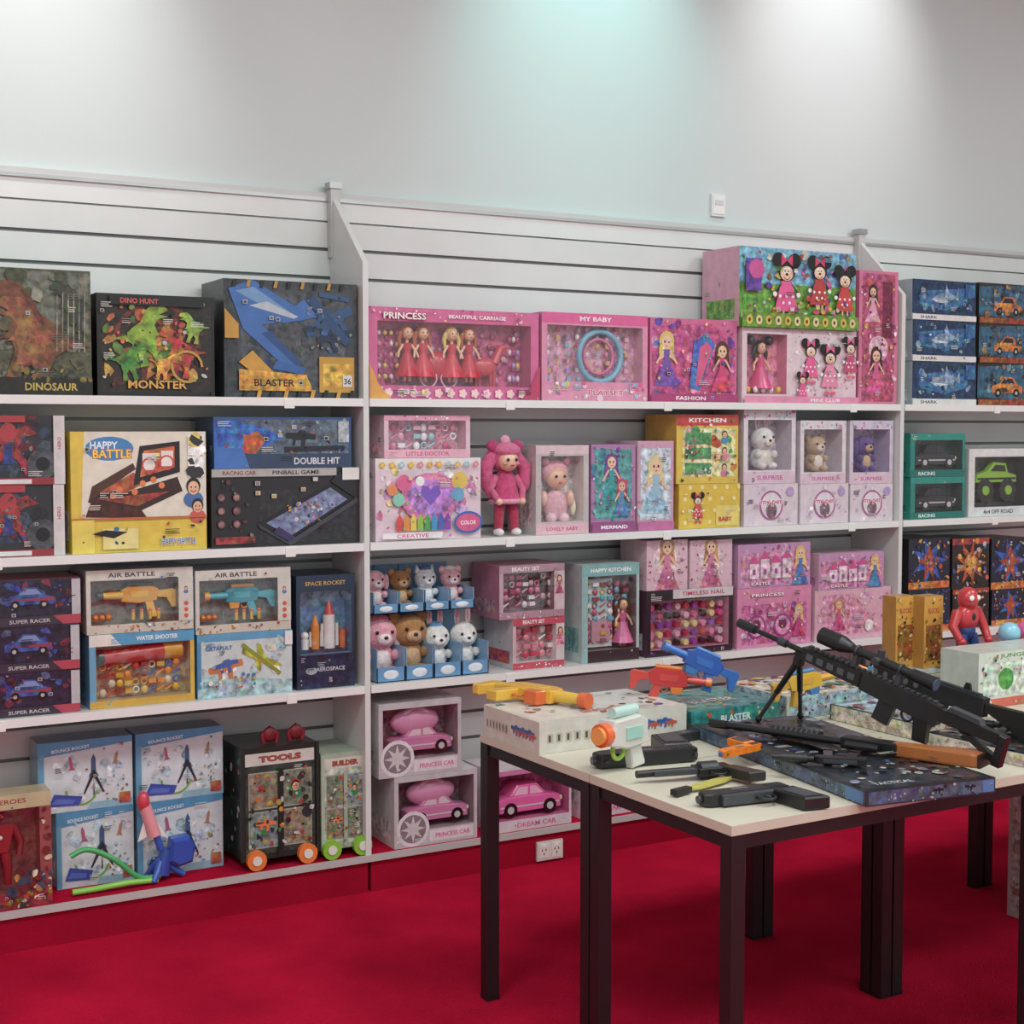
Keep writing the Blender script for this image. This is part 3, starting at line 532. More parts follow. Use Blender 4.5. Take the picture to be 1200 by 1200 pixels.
def a_yellow1(A):
    A.rect(0,0,1,1,'#e8c73c'); A.rect(0,.84,1,1,'#c8332c'); A.text('KITCHEN',.5,.92,.06,'#fff',fw=.6); A.rect(.1,.1,.95,.8,'#e7dfa8',PRINT); A.conf(20,['#c8532c','#e8e0c8','#4aa05a','#df8a2a','#c89aa0'],.09,(.1,.1,.95,.78),PRINT)
    for i in range(3): A.rect(.14,.14+.22*i,.55,.3+.22*i,R.choice(['#c85a4a','#e8e0d0','#59a06a']),PRINT); A.face(.77,.22+.24*i,.13,'#5a3018',R.choice(['#d83a3a','#3a8fc8','#e87ab0']))
    A.conf(50,['#c8332c','#f4eee0','#4aa05a','#df8a2a','#333'],.025)
def a_yellow2(A):
    A.rect(0,0,1,1,'#e6c02a')
    for i in range(5):
        for j in range(4): A.ell(.1+.2*i+(.1 if j%2 else 0)*.8,.14+.26*j,.05,.05,'#f4e8a0')
    A.rect(.6,.05,.98,.5,'#f0d86a'); A.mouse(.3,.5,.34,'#e0303a','#e0303a'); A.text('BABY',.75,.2,.1,'#c23',fw=.22)
def a_window_low(A): A.rect(0,0,1,.16,'#e4c8d8'); A.text('SURPRISE',.5,.08,.06,'#c84a9a',fw=.5); A.conf(14,['#c84a9a','#8fd0d8'],.025,(0,.87,1,.98))
def a_whitecirc(A): A.rect(0,0,1,1,'#e4d4de'); A.conf(20,['#d8b8cc','#f4f0f4','#c0a8d0'],.05); A.ell(.5,.48,.36,.36,'#b65a98'); A.ell(.5,.48,.31,.31,'#e8dfe6'); A.ell(.5,.36,.17,.2,'#8a6a78',PRINT); A.text('my pet',.5,.58,.14,'#d22a80',fw=.4,out='#fff'); A.ell(.85,.8,.12,.12,'#b89ad0')
def in_plush(col,ear='round',muz='#f6ece0',hat=None):
    return lambda b,w,h: plush3(b,.5*w,.055,.19*h,min(.62*h,1.7*w),col,ear,hat,muz)
def a_teal(A): A.rect(0,0,1,.16,'#167a70'); A.P([(0,.85),(1,.85),(1,1),(0,1)],'#22988a'); A.text('RACING',.3,.08,.08,'#e8f4f0',fw=.3); A.rect(.0,.16,.08,.85,'#1d8c80')
def in_car(col,win='#1b2230'): return lambda b,w,h: car3(b,.52*w,.012,.2*h,min(.78*w,1.3*h),col,win,.04/min(.78*w,1.3*h))
def a_truckw(A): A.rect(0,0,1,.14,'#e0e6e8'); A.text('4x4 OFF ROAD',.5,.07,.06,'#333',fw=.5); A.P([(0,.88),(1,.92),(1,1),(0,1)],'#e8eaea')
def in_mtruck(col):
    def f(b,w,h):
        for u in(.32,.7):
            b.cyl((u*w,.015,.38*h),(u*w,.05,.38*h),.17*h,.17*h,'#16171a'); b.cyl((u*w,.01,.38*h),(u*w,.016,.38*h),.07*h,.07*h,col)
            for i in range(10):
                t=2*math.pi*i/10; b.box(u*w+.175*h*math.cos(t)-.004,.015,.38*h+.175*h*math.sin(t)-.004,u*w+.175*h*math.cos(t)+.004,.05,.38*h+.175*h*math.sin(t)+.004,'#101113')
        b.prism([(w*p,h*q) for p,q in [(.18,.5),(.2,.62),(.38,.68),(.48,.8),(.68,.78),(.72,.64),(.86,.6),(.86,.5)]],.02,.05,col,bev=.003)
        b.prism([(w*p,h*q) for p,q in [(.42,.67),(.5,.76),(.65,.75),(.67,.66)]],.017,.021,'#1a2020'); b.box(.2*w,.018,.54*h,.84*w,.02,.57*h,'#222')
    return f
def a_rc(A):
    A.rect(0,0,1,1,'#31304a'); A.P([(.03,.2),(.97,.2),(.97,.97),(.03,.97)],'#24223c',PRINT); A.conf(30,['#6a2038','#28419a','#18181e','#4d5880','#7a2a3c'],.11,(.05,.3,.95,.95),PRINT); A.car(.6,.6,.5,'#2c50a0','#8095c8'); A.sh([(-1,0),(1,.1),(1,-.08)],.6,.56,.5,'#9a3246')
    A.conf(20,['#a0304a','#304199','#18181e','#7d88b0'],.035,(.05,.3,.95,.95)); A.rect(0,0,1,.2,'#b7344a'); A.P([(.0,.0),(.86,.0),(.78,.2),(0,.2)],'#3a3444'); A.text('SUPER RACER',.6,.1,.08,'#c8c4ca',fw=.32); A.rect(.93,.2,1,.97,'#c4c2c8')
def a_air(A):
    A.rect(0,.84,1,1,'#ddd9ce'); A.text('AIR BATTLE',.42,.92,.07,'#2a3038',fw=.44); A.rect(0,0,1,.14,'#d4ccbc'); A.conf(20,['#3c8fa8','#b8822a','#a8402a'],.025,(0,.0,1,.13)); A.rect(.86,.14,1,.84,'#dad6cc'); A.face(.93,.65,.08,'#42281a','#3a7ac0')
    for i in range(3): A.ell(.93,.22+.1*i,.035,.035,'#d84a2a')
def in_gun(c,c2,c3='#444'):
    def f(b,w,h):
        M=b.M; s=.74*w; b.M=M@Matrix.Translation((.86*w,.035,.5*h))@Matrix.Rotation(math.pi,4,'Z')@Matrix.Scale(s,4); blaster3(b,c,c2,c3,.03); b.M=M
        for i in range(4): b.cyl((w*(.45+.08*i),.03,.18*h),(w*(.45+.08*i),.03,.31*h),.006,.006,'#e8b02a',n=8); b.ball((w*(.45+.08*i),.03,.32*h),.007,'#e0552a',n=8,m=5)
        for i in range(3): b.ball((w*(.1+.06*i),.03,.24*h),.01,'#e8862a',n=8,m=6)
    return f
def a_redyel(A): A.rect(0,.84,1,1,'#48a0cc'); A.P([(0,.84),(.3,.84),(.2,1),(0,1)],'#ece8de'); A.rect(0,0,1,.1,'#d6a52a'); A.text('WATER SHOOTER',.64,.92,.06,'#fff',fw=.4); A.rect(0,.1,.06,.84,'#62a8cc')
def in_redyel(b,w,h):
    b.cyl((.15*w,.035,.66*h),(.72*w,.035,.7*h),.1*h,.12*h,'#b8201c'); b.cyl((.72*w,.04,.7*h),(.9*w,.04,.71*h),.13*h,.13*h,'#d29a1c'); b.cyl((.1*w,.035,.66*h),(.15*w,.035,.66*h),.12*h,.12*h,'#222')
    in_small(['#e0b020','#d0a020','#c8301c','#2a60b0','#d8d0b8','#e08a1c','#8a3a20'],(10,4))(b,w,.72*h)
def a_plane(A):
    A.rect(0,0,1,1,'#d0dcdc'); A.P([(0,.0),(1,0),(1,.2),(0,.35)],'#a8c4cc',PRINT); A.rect(0,.88,1,1,'#57a2cc'); A.rect(0,.16,.04,.88,'#3f90c0'); A.conf(20,['#b8ccd4','#e0e4e0','#98b8c8'],.09,(.05,.2,.95,.84),PRINT)
    A.sh(PLANE,.68,.55,.36,'#b8b838',-20,-1,PRINT); A.sh([(-1,-.1),(1,.1),(1,-.05),(-1,-.25)],.68,.58,.4,'#8f9a2a',-45); A.sh(GUN,.3,.42,.28,'#d0752a',15,1); A.sh(GUN,.3,.47,.2,'#3a60a8',15,1); A.text('CATAPULT',.22,.78,.06,'#2a70b0',fw=.28); A.conf(30,['#c85a2a','#3a7fb8','#c8c088','#eee'],.03,(.05,.1,.6,.35)); A.rect(.92,.76,1,.98,'#f4f4f2')
def a_rocket(A):
    A.rect(0,0,1,.3,'#1d2d4a',PRINT); A.text('AEROSPACE',.58,.17,.035,'#c8ced4',fw=.5); A.ell(.25,.16,.1,.06,'#a8b0bc'); A.P([(.0,.86),(1,.86),(1,1),(0,1)],'#22344e'); A.text('SPACE ROCKET',.5,.93,.035,'#d0a040',fw=.7)
def in_rocket(b,w,h):
    for (x,s,c) in ((.62,1,'#e8e8e6'),(.38,.7,'#e08a2a')):
        x*=w; b.cyl((x,.035,.34*h),(x,.035,(.34+.3*s)*h),.07*w*s*1.4,.07*w*s*1.4,c); b.cyl((x,.035,(.34+.3*s)*h),(x,.035,(.34+.42*s)*h),.095*w*s,.005,'#c03028' if s==1 else c)
        for e in(-1,1): b.prism([(x+e*.06*w*s,.36*h),(x+e*.24*w*s,.34*h),(x+e*.06*w*s,(.34+.2*s)*h)],.03,.04,'#27303c'); b.cyl((x+e*.13*w*s,.03,.36*h),(x+e*.13*w*s,.03,(.34+.22*s)*h),.03*w*s,.025*w*s,'#d8d8d4',n=10)
    b.ball((.2*w,.035,.46*h),.014,'#f2f2f0'); b.cyl((.2*w,.035,.34*h),(.2*w,.035,.43*h),.013,.014,'#f2f2f0'); b.cyl((.85*w,.035,.34*h),(.85*w,.035,.5*h),.012,.012,'#d06a24')
def a_playb(bg,c1,c2):
    def f(A):
        A.rect(0,.86,1,1,c1); A.rect(0,0,1,.13,c1); A.text('BEAUTY SET',.4,.93,.07,'#fff',fw=.42); A.rect(.84,.13,1,.86,bg); A.doll(.92,.6,.2,'#7a4a2a',c2); A.conf(16,['#fff',c2],.02,(0,0,1,.12))
    return f
def a_kitchen(A): A.rect(0,.88,1,1,'#7fb4b4'); A.text('HAPPY KITCHEN',.5,.94,.04,'#fff',fw=.7); A.rect(0,0,1,.12,'#3c2c32'); A.rect(0,.0,.1,.88,'#98c0c0')
def in_kitchen(b,w,h):
    b.box(.14*w,.04,.14*h,.62*w,.055,.84*h,'#d9dfe0'); b.box(.2*w,.036,.5*h,.6*w,.04,.8*h,'#afd3d4'); b.box(.24*w,.03,.2*h,.56*w,.04,.42*h,'#c898a8')
    doll3(b,.78*w,.03,.14*h,.5*h,'#5a3524','#d76aa0'); in_small(['#c35a80','#d2a94a','#6baac0','#eee','#984a5a','#8a6a70'],(6,9))(b,w,h)
def a_cup(A): A.rect(0,0,1,1,'#e3b9c8'); A.ell(.5,.6,.34,.32,'#ecccd6',PRINT); A.doll(.5,.5,.6,'#b88a5a','#d87aa0'); A.sh([(-.6,.5),(.6,.5),(.4,-.5),(-.4,-.5)],.5,.2,.3,'#b86084',0,1,PRINT); A.conf(30,['#f4e4ea','#d47a9c','#a0405a'],.03)
def a_nail(A):
    A.P([(.3,.86),(1,.86),(1,1),(.3,1)],'#d8d0d4'); A.text('TIMELESS NAIL',.65,.93,.06,'#c21a60',fw=.5); A.conf(14,['#e8458c','#8a3fa0','#555'],.02,(0,0,1,.09))
def in_nail(b,w,h):
    for i in range(9):
        for j in range(5):
            b.cyl((w*(.1+.1*i),.045,h*(.17+.14*j)),(w*(.1+.1*i),.025,h*(.17+.14*j)),.035*w,.03*w,R.choice(['#d8458c','#e28ab0','#b22050','#e0b0c4','#8a3fa0','#e5d090','#c33a3a','#2a1a22']))
def a_castle(A):
    A.rect(0,0,1,1,'#df86b0'); A.rect(.06,.06,.94,.72,'#d06fa4',PRINT); A.conf(40,['#e7a0c8','#b83a80','#e0c0d8','#a060a8'],.06,(.06,.06,.94,.72),PRINT)
    for u in(.25,.6): A.ell(u,.35,.2,.2,'#a03a84'); A.ell(u,.35,.16,.16,'#e097bb',PRINT); A.ell(u,.38,.09,.09,'#7a2a6a')
    A.doll(.82,.4,.3,'#e0c060','#c83a84'); A.text('PRINCESS',.4,.88,.05,'#fff',fw=.44,out='#b02a70'); A.conf(50,['#f4e8f0','#e9c5d6','#b83a80','#e7c860','#8a60c0'],.022)
def a_castle2(A):
    A.rect(0,0,1,1,'#c990c0'); A.rect(.03,.05,.97,.8,'#d88ab4',PRINT); A.conf(34,['#e7a8c8','#b83a80','#e0c0d8','#a060a8'],.06,mat=PRINT)
    for i,u in enumerate((.15,.3,.45,.6)): A.rect(u,.2,u+.12,.55+.1*(i%2),'#e8cedc',PRINT); A.P([(u-.02,.55+.1*(i%2)),(u+.14,.55+.1*(i%2)),(u+.06,.75+.1*(i%2))],'#d0428a'); A.rect(u+.04,.3,u+.08,.42,'#9a4a8a')
    A.doll(.85,.45,.5,'#e0c060','#3f7fc0'); A.text('CASTLE',.3,.1,.07,'#fff',fw=.26,out='#a8307a')
def a_bigpink(A): A.P([(0,0),(1,0),(1,.45),(.6,1),(0,1)],'#e4acc0'); A.P([(.1,.1),(.9,.1),(.5,.9),(.1,.9)],'#dd96b4',PRINT); A.conf(40,['#ecc0d2','#d07aa0','#f4e8ee','#c880b8'],.045); A.doll(.3,.5,.35,'#c88a4a','#d0508a'); A.ell(.7,.25,.12,.12,'#f4e8ee',PRINT)
def a_darkor(A): A.rect(0,0,1,1,'#302624'); A.burst(.5,.5,.2,.45,9,'#c4642a',PRINT); A.ell(.5,.5,.16,.2,'#d99a4a',PRINT); A.rect(0,.88,1,1,'#b2342a'); A.conf(50,['#e8822a','#3a4a9a','#cacaca','#282220','#8a2a1a','#e8b840'],.05)
def a_blueor(A): A.rect(0,0,1,1,'#20283a'); A.burst(.5,.55,.2,.5,7,'#2c5cb4',PRINT); A.sh([(0,1),(.4,.3),(.9,.2),(.3,-.1),(.4,-1),(0,-.4),(-.4,-1),(-.3,-.1),(-.9,.2),(-.4,.3)],.5,.5,.35,'#b04a2a',0,1,PRINT); A.rect(0,0,1,.14,'#d87a2a',PRINT); A.conf(44,['#d8a83a','#ccc','#18489a','#c03a2a'],.04)
def a_stomp(A):
    A.rect(0,0,1,1,'#d0dce4'); A.rect(.08,.08,.98,.82,'#d8e2e8'); A.conf(20,['#c4d4de','#e0e8ec','#b0c8d8'],.09,(.1,.1,.95,.8),PRINT); A.P([(0,.8),(1,.92),(1,1),(0,1)],'#3f92c0'); A.P([(0,0),(.06,0),(.06,.85),(0,.8)],'#58a0c8'); A.P([(.55,.1),(1,.1),(1,.0),(.5,0)],'#8fc0d4')
    A.text('BOUNCE ROCKET',.34,.89,.045,'#e8f0f4',fw=.4,rot=4)
    A.sh(ROCK,.58,.62,.17,'#3a5f88'); A.sh(ROCK,.34,.68,.11,'#b84a78',8); A.sh([(-.04,.6),(.04,.6),(.5,-.5),(.42,-.5),(0,.3),(.03,-.6),(-.03,-.6),(0,.3),(-.42,-.5),(-.5,-.5)],.58,.38,.3,'#28303a'); A.sh(ROCK,.82,.7,.1,'#b0805a',-10)
    A.arc(.45,.3,.2,.025,180,350,'#6cb23a'); A.P([(.1,.1),(.42,.08),(.46,.2),(.16,.27)],'#2444b0'); A.P([(.13,.13),(.36,.11),(.38,.17),(.18,.2)],'#4a70cc'); A.conf(20,['#a84a2a','#b2983a','#4a90c0','#888'],.02,(.65,.1,.95,.5)); A.rect(.85,.05,.97,.2,'#b8623a',PRINT)
def a_hero(A): A.rect(.0,.87,1,1,'#c8b990'); A.text('HEROES',.5,.94,.04,'#a01c20',fw=.4); A.rect(0,0,1,.14,'#98282c',PRINT); A.conf(40,['#8a1c24','#b8402a','#dfd3b0','#a0802a','#403a40'],.05,(0.03,.02,.97,.13)); A.conf(16,['#7a1c20','#d6c9a8','#3b4a66'],.04,(.87,.1,.98,.9)); A.conf(22,['#7a1c20','#d6c9a8','#3b4a66','#b87a3a'],.06,(.5,.15,.9,.32))
def in_hero(b,w,h): 
    x=.4*w
    b.ball((x,.04,.8*h),(.08*w,.02,.05*h),'#8d1c22'); b.prism([(x-.18*w,.72*h),(x+.18*w,.72*h),(x+.1*w,.48*h),(x-.1*w,.48*h)],.02,.05,'#9c2026',bev=.004)
    for e in(-1,1): b.tube([(x+e*.17*w,.035,.7*h),(x+e*.25*w,.03,.56*h),(x+e*.22*w,.02,.45*h)],[.015,.012,.01],'#7d181e'); b.tube([(x+e*.06*w,.035,.48*h),(x+e*.09*w,.03,.34*h),(x+e*.09*w,.03,.2*h)],[.017,.014,.011],'#8d1c22'); b.box(x+e*.03*w-.003,.018,.8*h,x+e*.03*w+.003,.022,.805*h,'#f0e0a0')
    b.ball((x,.018,.62*h),.007,'#dfe8ee',n=8,m=6)
def a_carw(A):
    A.ell(.22,.25,.25,.25,'#e4dee2'); A.ell(.22,.25,.2,.2,'#8a7a84'); A.burst(.22,.25,.08,.19,8,'#d8cfd4'); A.rect(.42,.04,.95,.2,'#e8dae2'); A.text('PRINCESS CAR',.7,.12,.06,'#d8408e',fw=.42); A.rect(.0,.92,1,1,'#c9c2c8')
def in_pcar(b,w,h): 
    car3(b,.56*w,.02,.26*h,.74*w,'#d880b0','#e9cfda',.07/(.74*w)); b.ball((.5*w,.05,.7*h),(.3*w,.03,.19*h),'#e095bc')
    b.torus((.5*w,.04,.66*h),.22*h,.01,'#f0d0e0',a0=0,a1=180)
# ================================================================= FILL THE SHELVES
S0,S1,S2,S3=SH
Bx('dinosaur_toy_box',-60,107,314,S3,a_dino,col='#4a4a38',side='#2a2a20')
Bx('dinosaur_toy_box',113,252,346,S3,a_dino2,col='#1b1812',d=.2)
Bx('bow_blaster_toy_box',262,421,330,S3,a_bow,col='#3c4046',side='#33383c',d=.24)
Bx('princess_carriage_playset_box',431,632,363,S3,a_pinkcarriage,col='#d8629a',win=(.05,.15,.95,.85),inc='#d2508a',inside=in_carriage,cd=.075)
Bx('baby_playset_box',634,760,368,S3,a_pinkplay,col='#e590b4',win=(.05,.22,.95,.86),inc='#e3a7be',inside=in_play)
Bx('fashion_doll_box',762,864,374,S3,a_pony,col='#d86498')
z=Bx('mouse_character_playset_box',869,1004,386,S3,a_mouse2,col='#ecd3dc',win=(.04,.12,.38,.92),inc='#e88aaa',inside=in_mouse2,yf=-.30,d=.24)
Bx('cartoon_mouse_puzzle_box',866,1003,293,z,a_mousebig,col='#df92b0',side='#dea8be',yf=-.30,d=.24,jit=.5)
Bx('makeup_doll_box',1007,1056,318,S3,a_pinktall,col='#d8749a',d=.2,yf=-.30)
def stack(name,l,r,tops,zb,art,**k):
    for t in tops: zb=Bx(name,l,r,t,zb,art,**k)
    return zb
stack('shark_toy_box',1068,1144,(424,376,329),S3,a_shark,col='#d4dce2',side='#b8c4cc')
stack('toy_truck_box',1146,1214,(426,380,333),S3,a_trk,col='#2e2a2a')
Bx('dinosaur_toy_box',1218,1300,345,S3,a_dino2,col='#1b1812')
# --- second shelf
stack('superhero_figure_box',-60,76,(569,487),S2,a_spider,col='#2e3038',side='#e4e2e0')
Bx('basketball_game_box',82,242,506,S2,a_basket,col='#e8c82c',d=.24)
z=Bx('pinball_game_box',247,424,549,S2,a_pinball,col='#2a282c',d=.24)
Bx('toy_car_launcher_box',250,412,489,z,a_double,col='#28508c',d=.2)
z=Bx('craft_kit_box',439,564,537,S2,a_craft,col='#ecd3e0',d=.22)
Bx('doctor_playset_box',449,552,487,z,a_smallpink,col='#e8c8d6',win=(.05,.2,.95,.88),inc='#eab8c8',inside=in_small(['#df7fa8','#f4f0f4','#c84a84','#a0c8d4','#e5a8c0'],(9,3)),d=.2)
def big_doll():
    b=MB()
    for e in(-1,1):
        b.tube([(e*.02,0,.15),(e*.03,-.01,.08),(e*.034,-.01,.01)],[.024,.02,.016],'#c01c50',FAB); b.ball((e*.036,-.018,.014),(.018,.03,.014),'#f4eef0')
        b.tube([(e*.04,0,.215),(e*.066,-.012,.17),(e*.05,-.04,.13)],[.016,.014,.012],'#e0608f',FAB); b.ball((e*.048,-.045,.125),.013,'#f3c2a6')
        b.tube([(e*.045,.01,.29),(e*.08,0,.25),(e*.078,-.005,.18),(e*.06,0,.14)],[.026,.028,.022,.008],'#e0508c',FAB)
        b.ball((e*.05,0,.325),(.026,.02,.022),'#c8307c',FAB)
    b.cyl((0,0,.12),(0,0,.22),.058,.032,'#d8387c',FAB); b.torus((0,0,.125),.052,.01,'#f0a5c4','z',FAB)
    b.ball((0,0,.205),(.036,.028,.04),'#c6286c',FAB)
    b.ball((0,.01,.285),(.06,.05,.055),'#e0508c',FAB); b.ball((0,-.022,.272),(.04,.036,.04),'#f3c2a6'); b.ball((0,-.012,.31),(.052,.046,.03),'#e8709f',FAB)
    for e in(-1,1): b.ball((e*.017,-.056,.276),.006,'#202028',n=8,m=6); b.ball((e*.026,-.05,.262),(.008,.004,.005),'#ef8f96',n=8,m=6)
    b.ball((0,-.058,.256),(.008,.003,.003),'#c02a4a',n=8,m=6); b.ball((0,-.0,.345),(.02,.018,.02),'#f4a7c6',FAB)
    b.build('rag_doll',(WX(594,-.25,560),-.235,S2+.001))
big_doll()
Bx('baby_doll_box',628,691,522,S2,a_babybox,col='#ccc2c4',side='#dcd2d2',win=(.1,.14,.9,.88),inc='#e8d6d4',inside=in_baby,cd=.08)
Bx('mermaid_doll_box',692,745,521,S2,a_mermaid,col='#b97fb0')
Bx('ice_princess_doll_box',747,790,517,S2,a_frost,col='#e0bacc',side='#e6cad8')
z=Bx('baby_toy_box',795,867,567,S2,a_yellow2,col='#e6c02a',side='#dcae1e',d=.22)
Bx('kitchen_playset_box',793,866,486,z,a_yellow1,col='#e8c73c',side='#d9a830',d=.22)
zz=[]
for (l,r_2,t) in ((871,935,567),(937,994,567),(996,1052,567)):
    zz.append(Bx('surprise_pet_box',l,r_2,t,S2,a_whitecirc,col='#e4d4de',side='#eae2e8',d=.2,jit=.6))
Bx('plush_pet_box',871,933,480,zz[0],a_window_low,col='#e8dee4',side='#e0d6de',win=(.08,.18,.92,.86),inc='#ddd0dc',inside=in_plush('#f4f0ee','long'),cd=.1,d=.2,jit=.6)
Bx('plush_pet_box',937,992,493,zz[1],a_window_low,col='#e8dee4',side='#e0d6de',win=(.08,.18,.92,.86),inc='#ddd0dc',inside=in_plush('#d0b090','round'),cd=.1,d=.2,jit=.6)
Bx('plush_pet_box',995,1051,493,zz[2]+.0,a_window_low,col='#dccce0',side='#e0d6de',win=(.08,.18,.92,.86),inc='#c8b4d6',inside=in_plush('#6a489a','flop',muz='#d8b48a'),cd=.1,d=.2,jit=.6)
z=Bx('toy_car_box',1066,1131,559,S2,a_teal,col='#1d8c80',side='#22988a',win=(.08,.16,.95,.84),inc='#1c4a46',inside=in_car('#23282c'))
Bx('toy_car_box',1066,1131,508,z,a_teal,col='#1d8c80',side='#22988a',win=(.08,.16,.95,.84),inc='#1c4a46',inside=in_car('#2c3034'))
Bx('monster_truck_box',1135,1205,526,S2,a_truckw,col='#e2e6e4',side='#d4dada',win=(.1,.14,.95,.88),inc='#3c4240',inside=in_mtruck('#8fc52a'))
Bx('monster_truck_box',1207,1290,526,S2,a_truckw,col='#e2e6e4',side='#d4dada',win=(.1,.14,.95,.88),inc='#3c4240',inside=in_mtruck('#c83a2a'))
# --- third shelf
stack('remote_control_car_box',-60,95,(789,735,680),S1,a_rc,col='#3a3444',side='#b8324a')
z=Bx('water_gun_box',103,229,741,S1,a_redyel,col='#dcb82e',side='#58a0c8',win=(.06,.1,.96,.84),inc='#c8b890',inside=in_redyel)
Bx('toy_gun_box',101,228,667,z,a_air,col='#dad4c8',win=(.04,.14,.86,.84),inc='#7f776a',inside=in_gun('#e0a02a','#e8b840'),side='#c0d4da')
z=Bx('toy_plane_launcher_box',231,343,741,S1,a_plane,col='#d0dcdc',side='#57a2cc')
Bx('toy_gun_box',229,342,667,z,a_air,col='#dad4c8',win=(.04,.14,.86,.84),inc='#7a7a76',inside=in_gun('#2a90a6','#46b0c0','#e89a2a'),side='#c0d4da')
Bx('space_rocket_box',347,416,674,S1,a_rocket,col='#26384f',side='#1c2a3e',win=(.06,.3,.95,.86),inc='#5d8db4',inside=in_rocket)
def plush_row(l,r,top,zb,specs,yf,h):
    b=MB(); xl=WX(l,yf,top+30); xr=WX(r,yf,top+30); n=len(specs); w=(xr-xl)/n
    d=-.035-yf
    for i,(c,ear,muz,hat) in enumerate(specs):
        a=i*w+.002; e=(i+1)*w-.002
        b.box(a,d-.006,0,e,d,h,'#6aa4ce',CARD); b.box(a,0,0,a+.003,d,h*.5,'#7fb0d6',CARD); b.box(e-.003,0,0,e,d,h*.5,'#7fb0d6',CARD); b.box(a,0,0,e,.003,h*.22,'#5f9ccc',CARD); b.box(a,0,0,e,d,.003,'#7fb0d6',CARD)
        b.ball(((a+e)/2,-.0005,h*.11),(w*.28,.002,h*.07),'#e8f2fa',CARD,10,6)
        plush3(b,(a+e)/2+R.uniform(-.004,.004),.105,.01,h*.98/(1.22 if ear=='long' else 1.0)*R.uniform(.95,1),c,ear,hat,muz)
    b.build('plush_toy_display',(xl,yf,zb+.0006)); return zb+h
zt=plush_row(441,573,726,S1,[('#f3a7b8','flop','#fbe9ea','#e87a98'),('#b98349','round','#d9b184',None),('#f2f2ee','long','#fff','#6aa5d8'),('#efeeea','long','#fff',None)],-.29,.235)
plush_row(437,556,672,zt,[('#f6b9c4','flop','#fbe9ea',None),('#b07a40','round','#d9b184',None),('#e9ecf2','cat','#fff','#4a6a9a'),('#f3b6bf','round','#fbe2e4','#f2f2f2')],-.26,.15)
z=Bx('toy_register_box',600,662,724,S1,a_playb('#dccccf','#c8425a','#e87aa0'),col='#d8b8c0',side='#dad2d4',win=(.06,.13,.84,.86),inc='#eae2e2',inside=in_small(['#d23a5a','#d23a5a','#e18a9c','#f4f0f0'],(5,4)))
Bx('beauty_playset_box',585,662,662,z,a_playb('#d8bfc6','#b88fa0','#b84a70'),col='#c8a4b0',side='#bf7a95',win=(.06,.13,.84,.86),inc='#a88490',inside=in_small(['#d46a90','#e8e0e4','#5a3a48','#c8a0ac','#b83a60'],(8,5)))
Bx('doll_kitchen_box',682,750,661,S1,a_kitchen,col='#b4cccc',side='#ccdada',win=(.1,.12,.95,.88),inc='#8c7a7e',inside=in_kitchen)
z=Bx('nail_art_kit_box',757,859,690,S1,a_nail,col='#2c1c28',side='#5a3348',win=(.05,.1,.95,.84),inc='#d898b4',inside=in_nail)
for (l,r2) in ((757,806),(808,858)): Bx('cupcake_doll_box',l,r2,633,z,a_cup,col='#e3b9c8',side='#e8cad4',d=.18)
z=Bx('princess_castle_box',863,951,688,S1,a_castle,col='#df86b0',side='#e69cbc')
Bx('princess_castle_box',864,950,637,z,a_castle2,col='#c990c0',side='#d8a8cc')
z=Bx('dollhouse_box',954,1045,690,S1,a_bigpink,col='#e6b2c6',side='#e8bece')
Bx('dollhouse_box',960,1036,648,z,a_castle2,col='#e6b2c6',side='#e8bece',d=.18)
for (l,r2,a_) in ((1064,1113,a_blueor),(1115,1159,a_darkor),(1161,1206,a_blueor)): stack('action_figure_box',l,r2,(690,631),S1,a_,col='#252226')
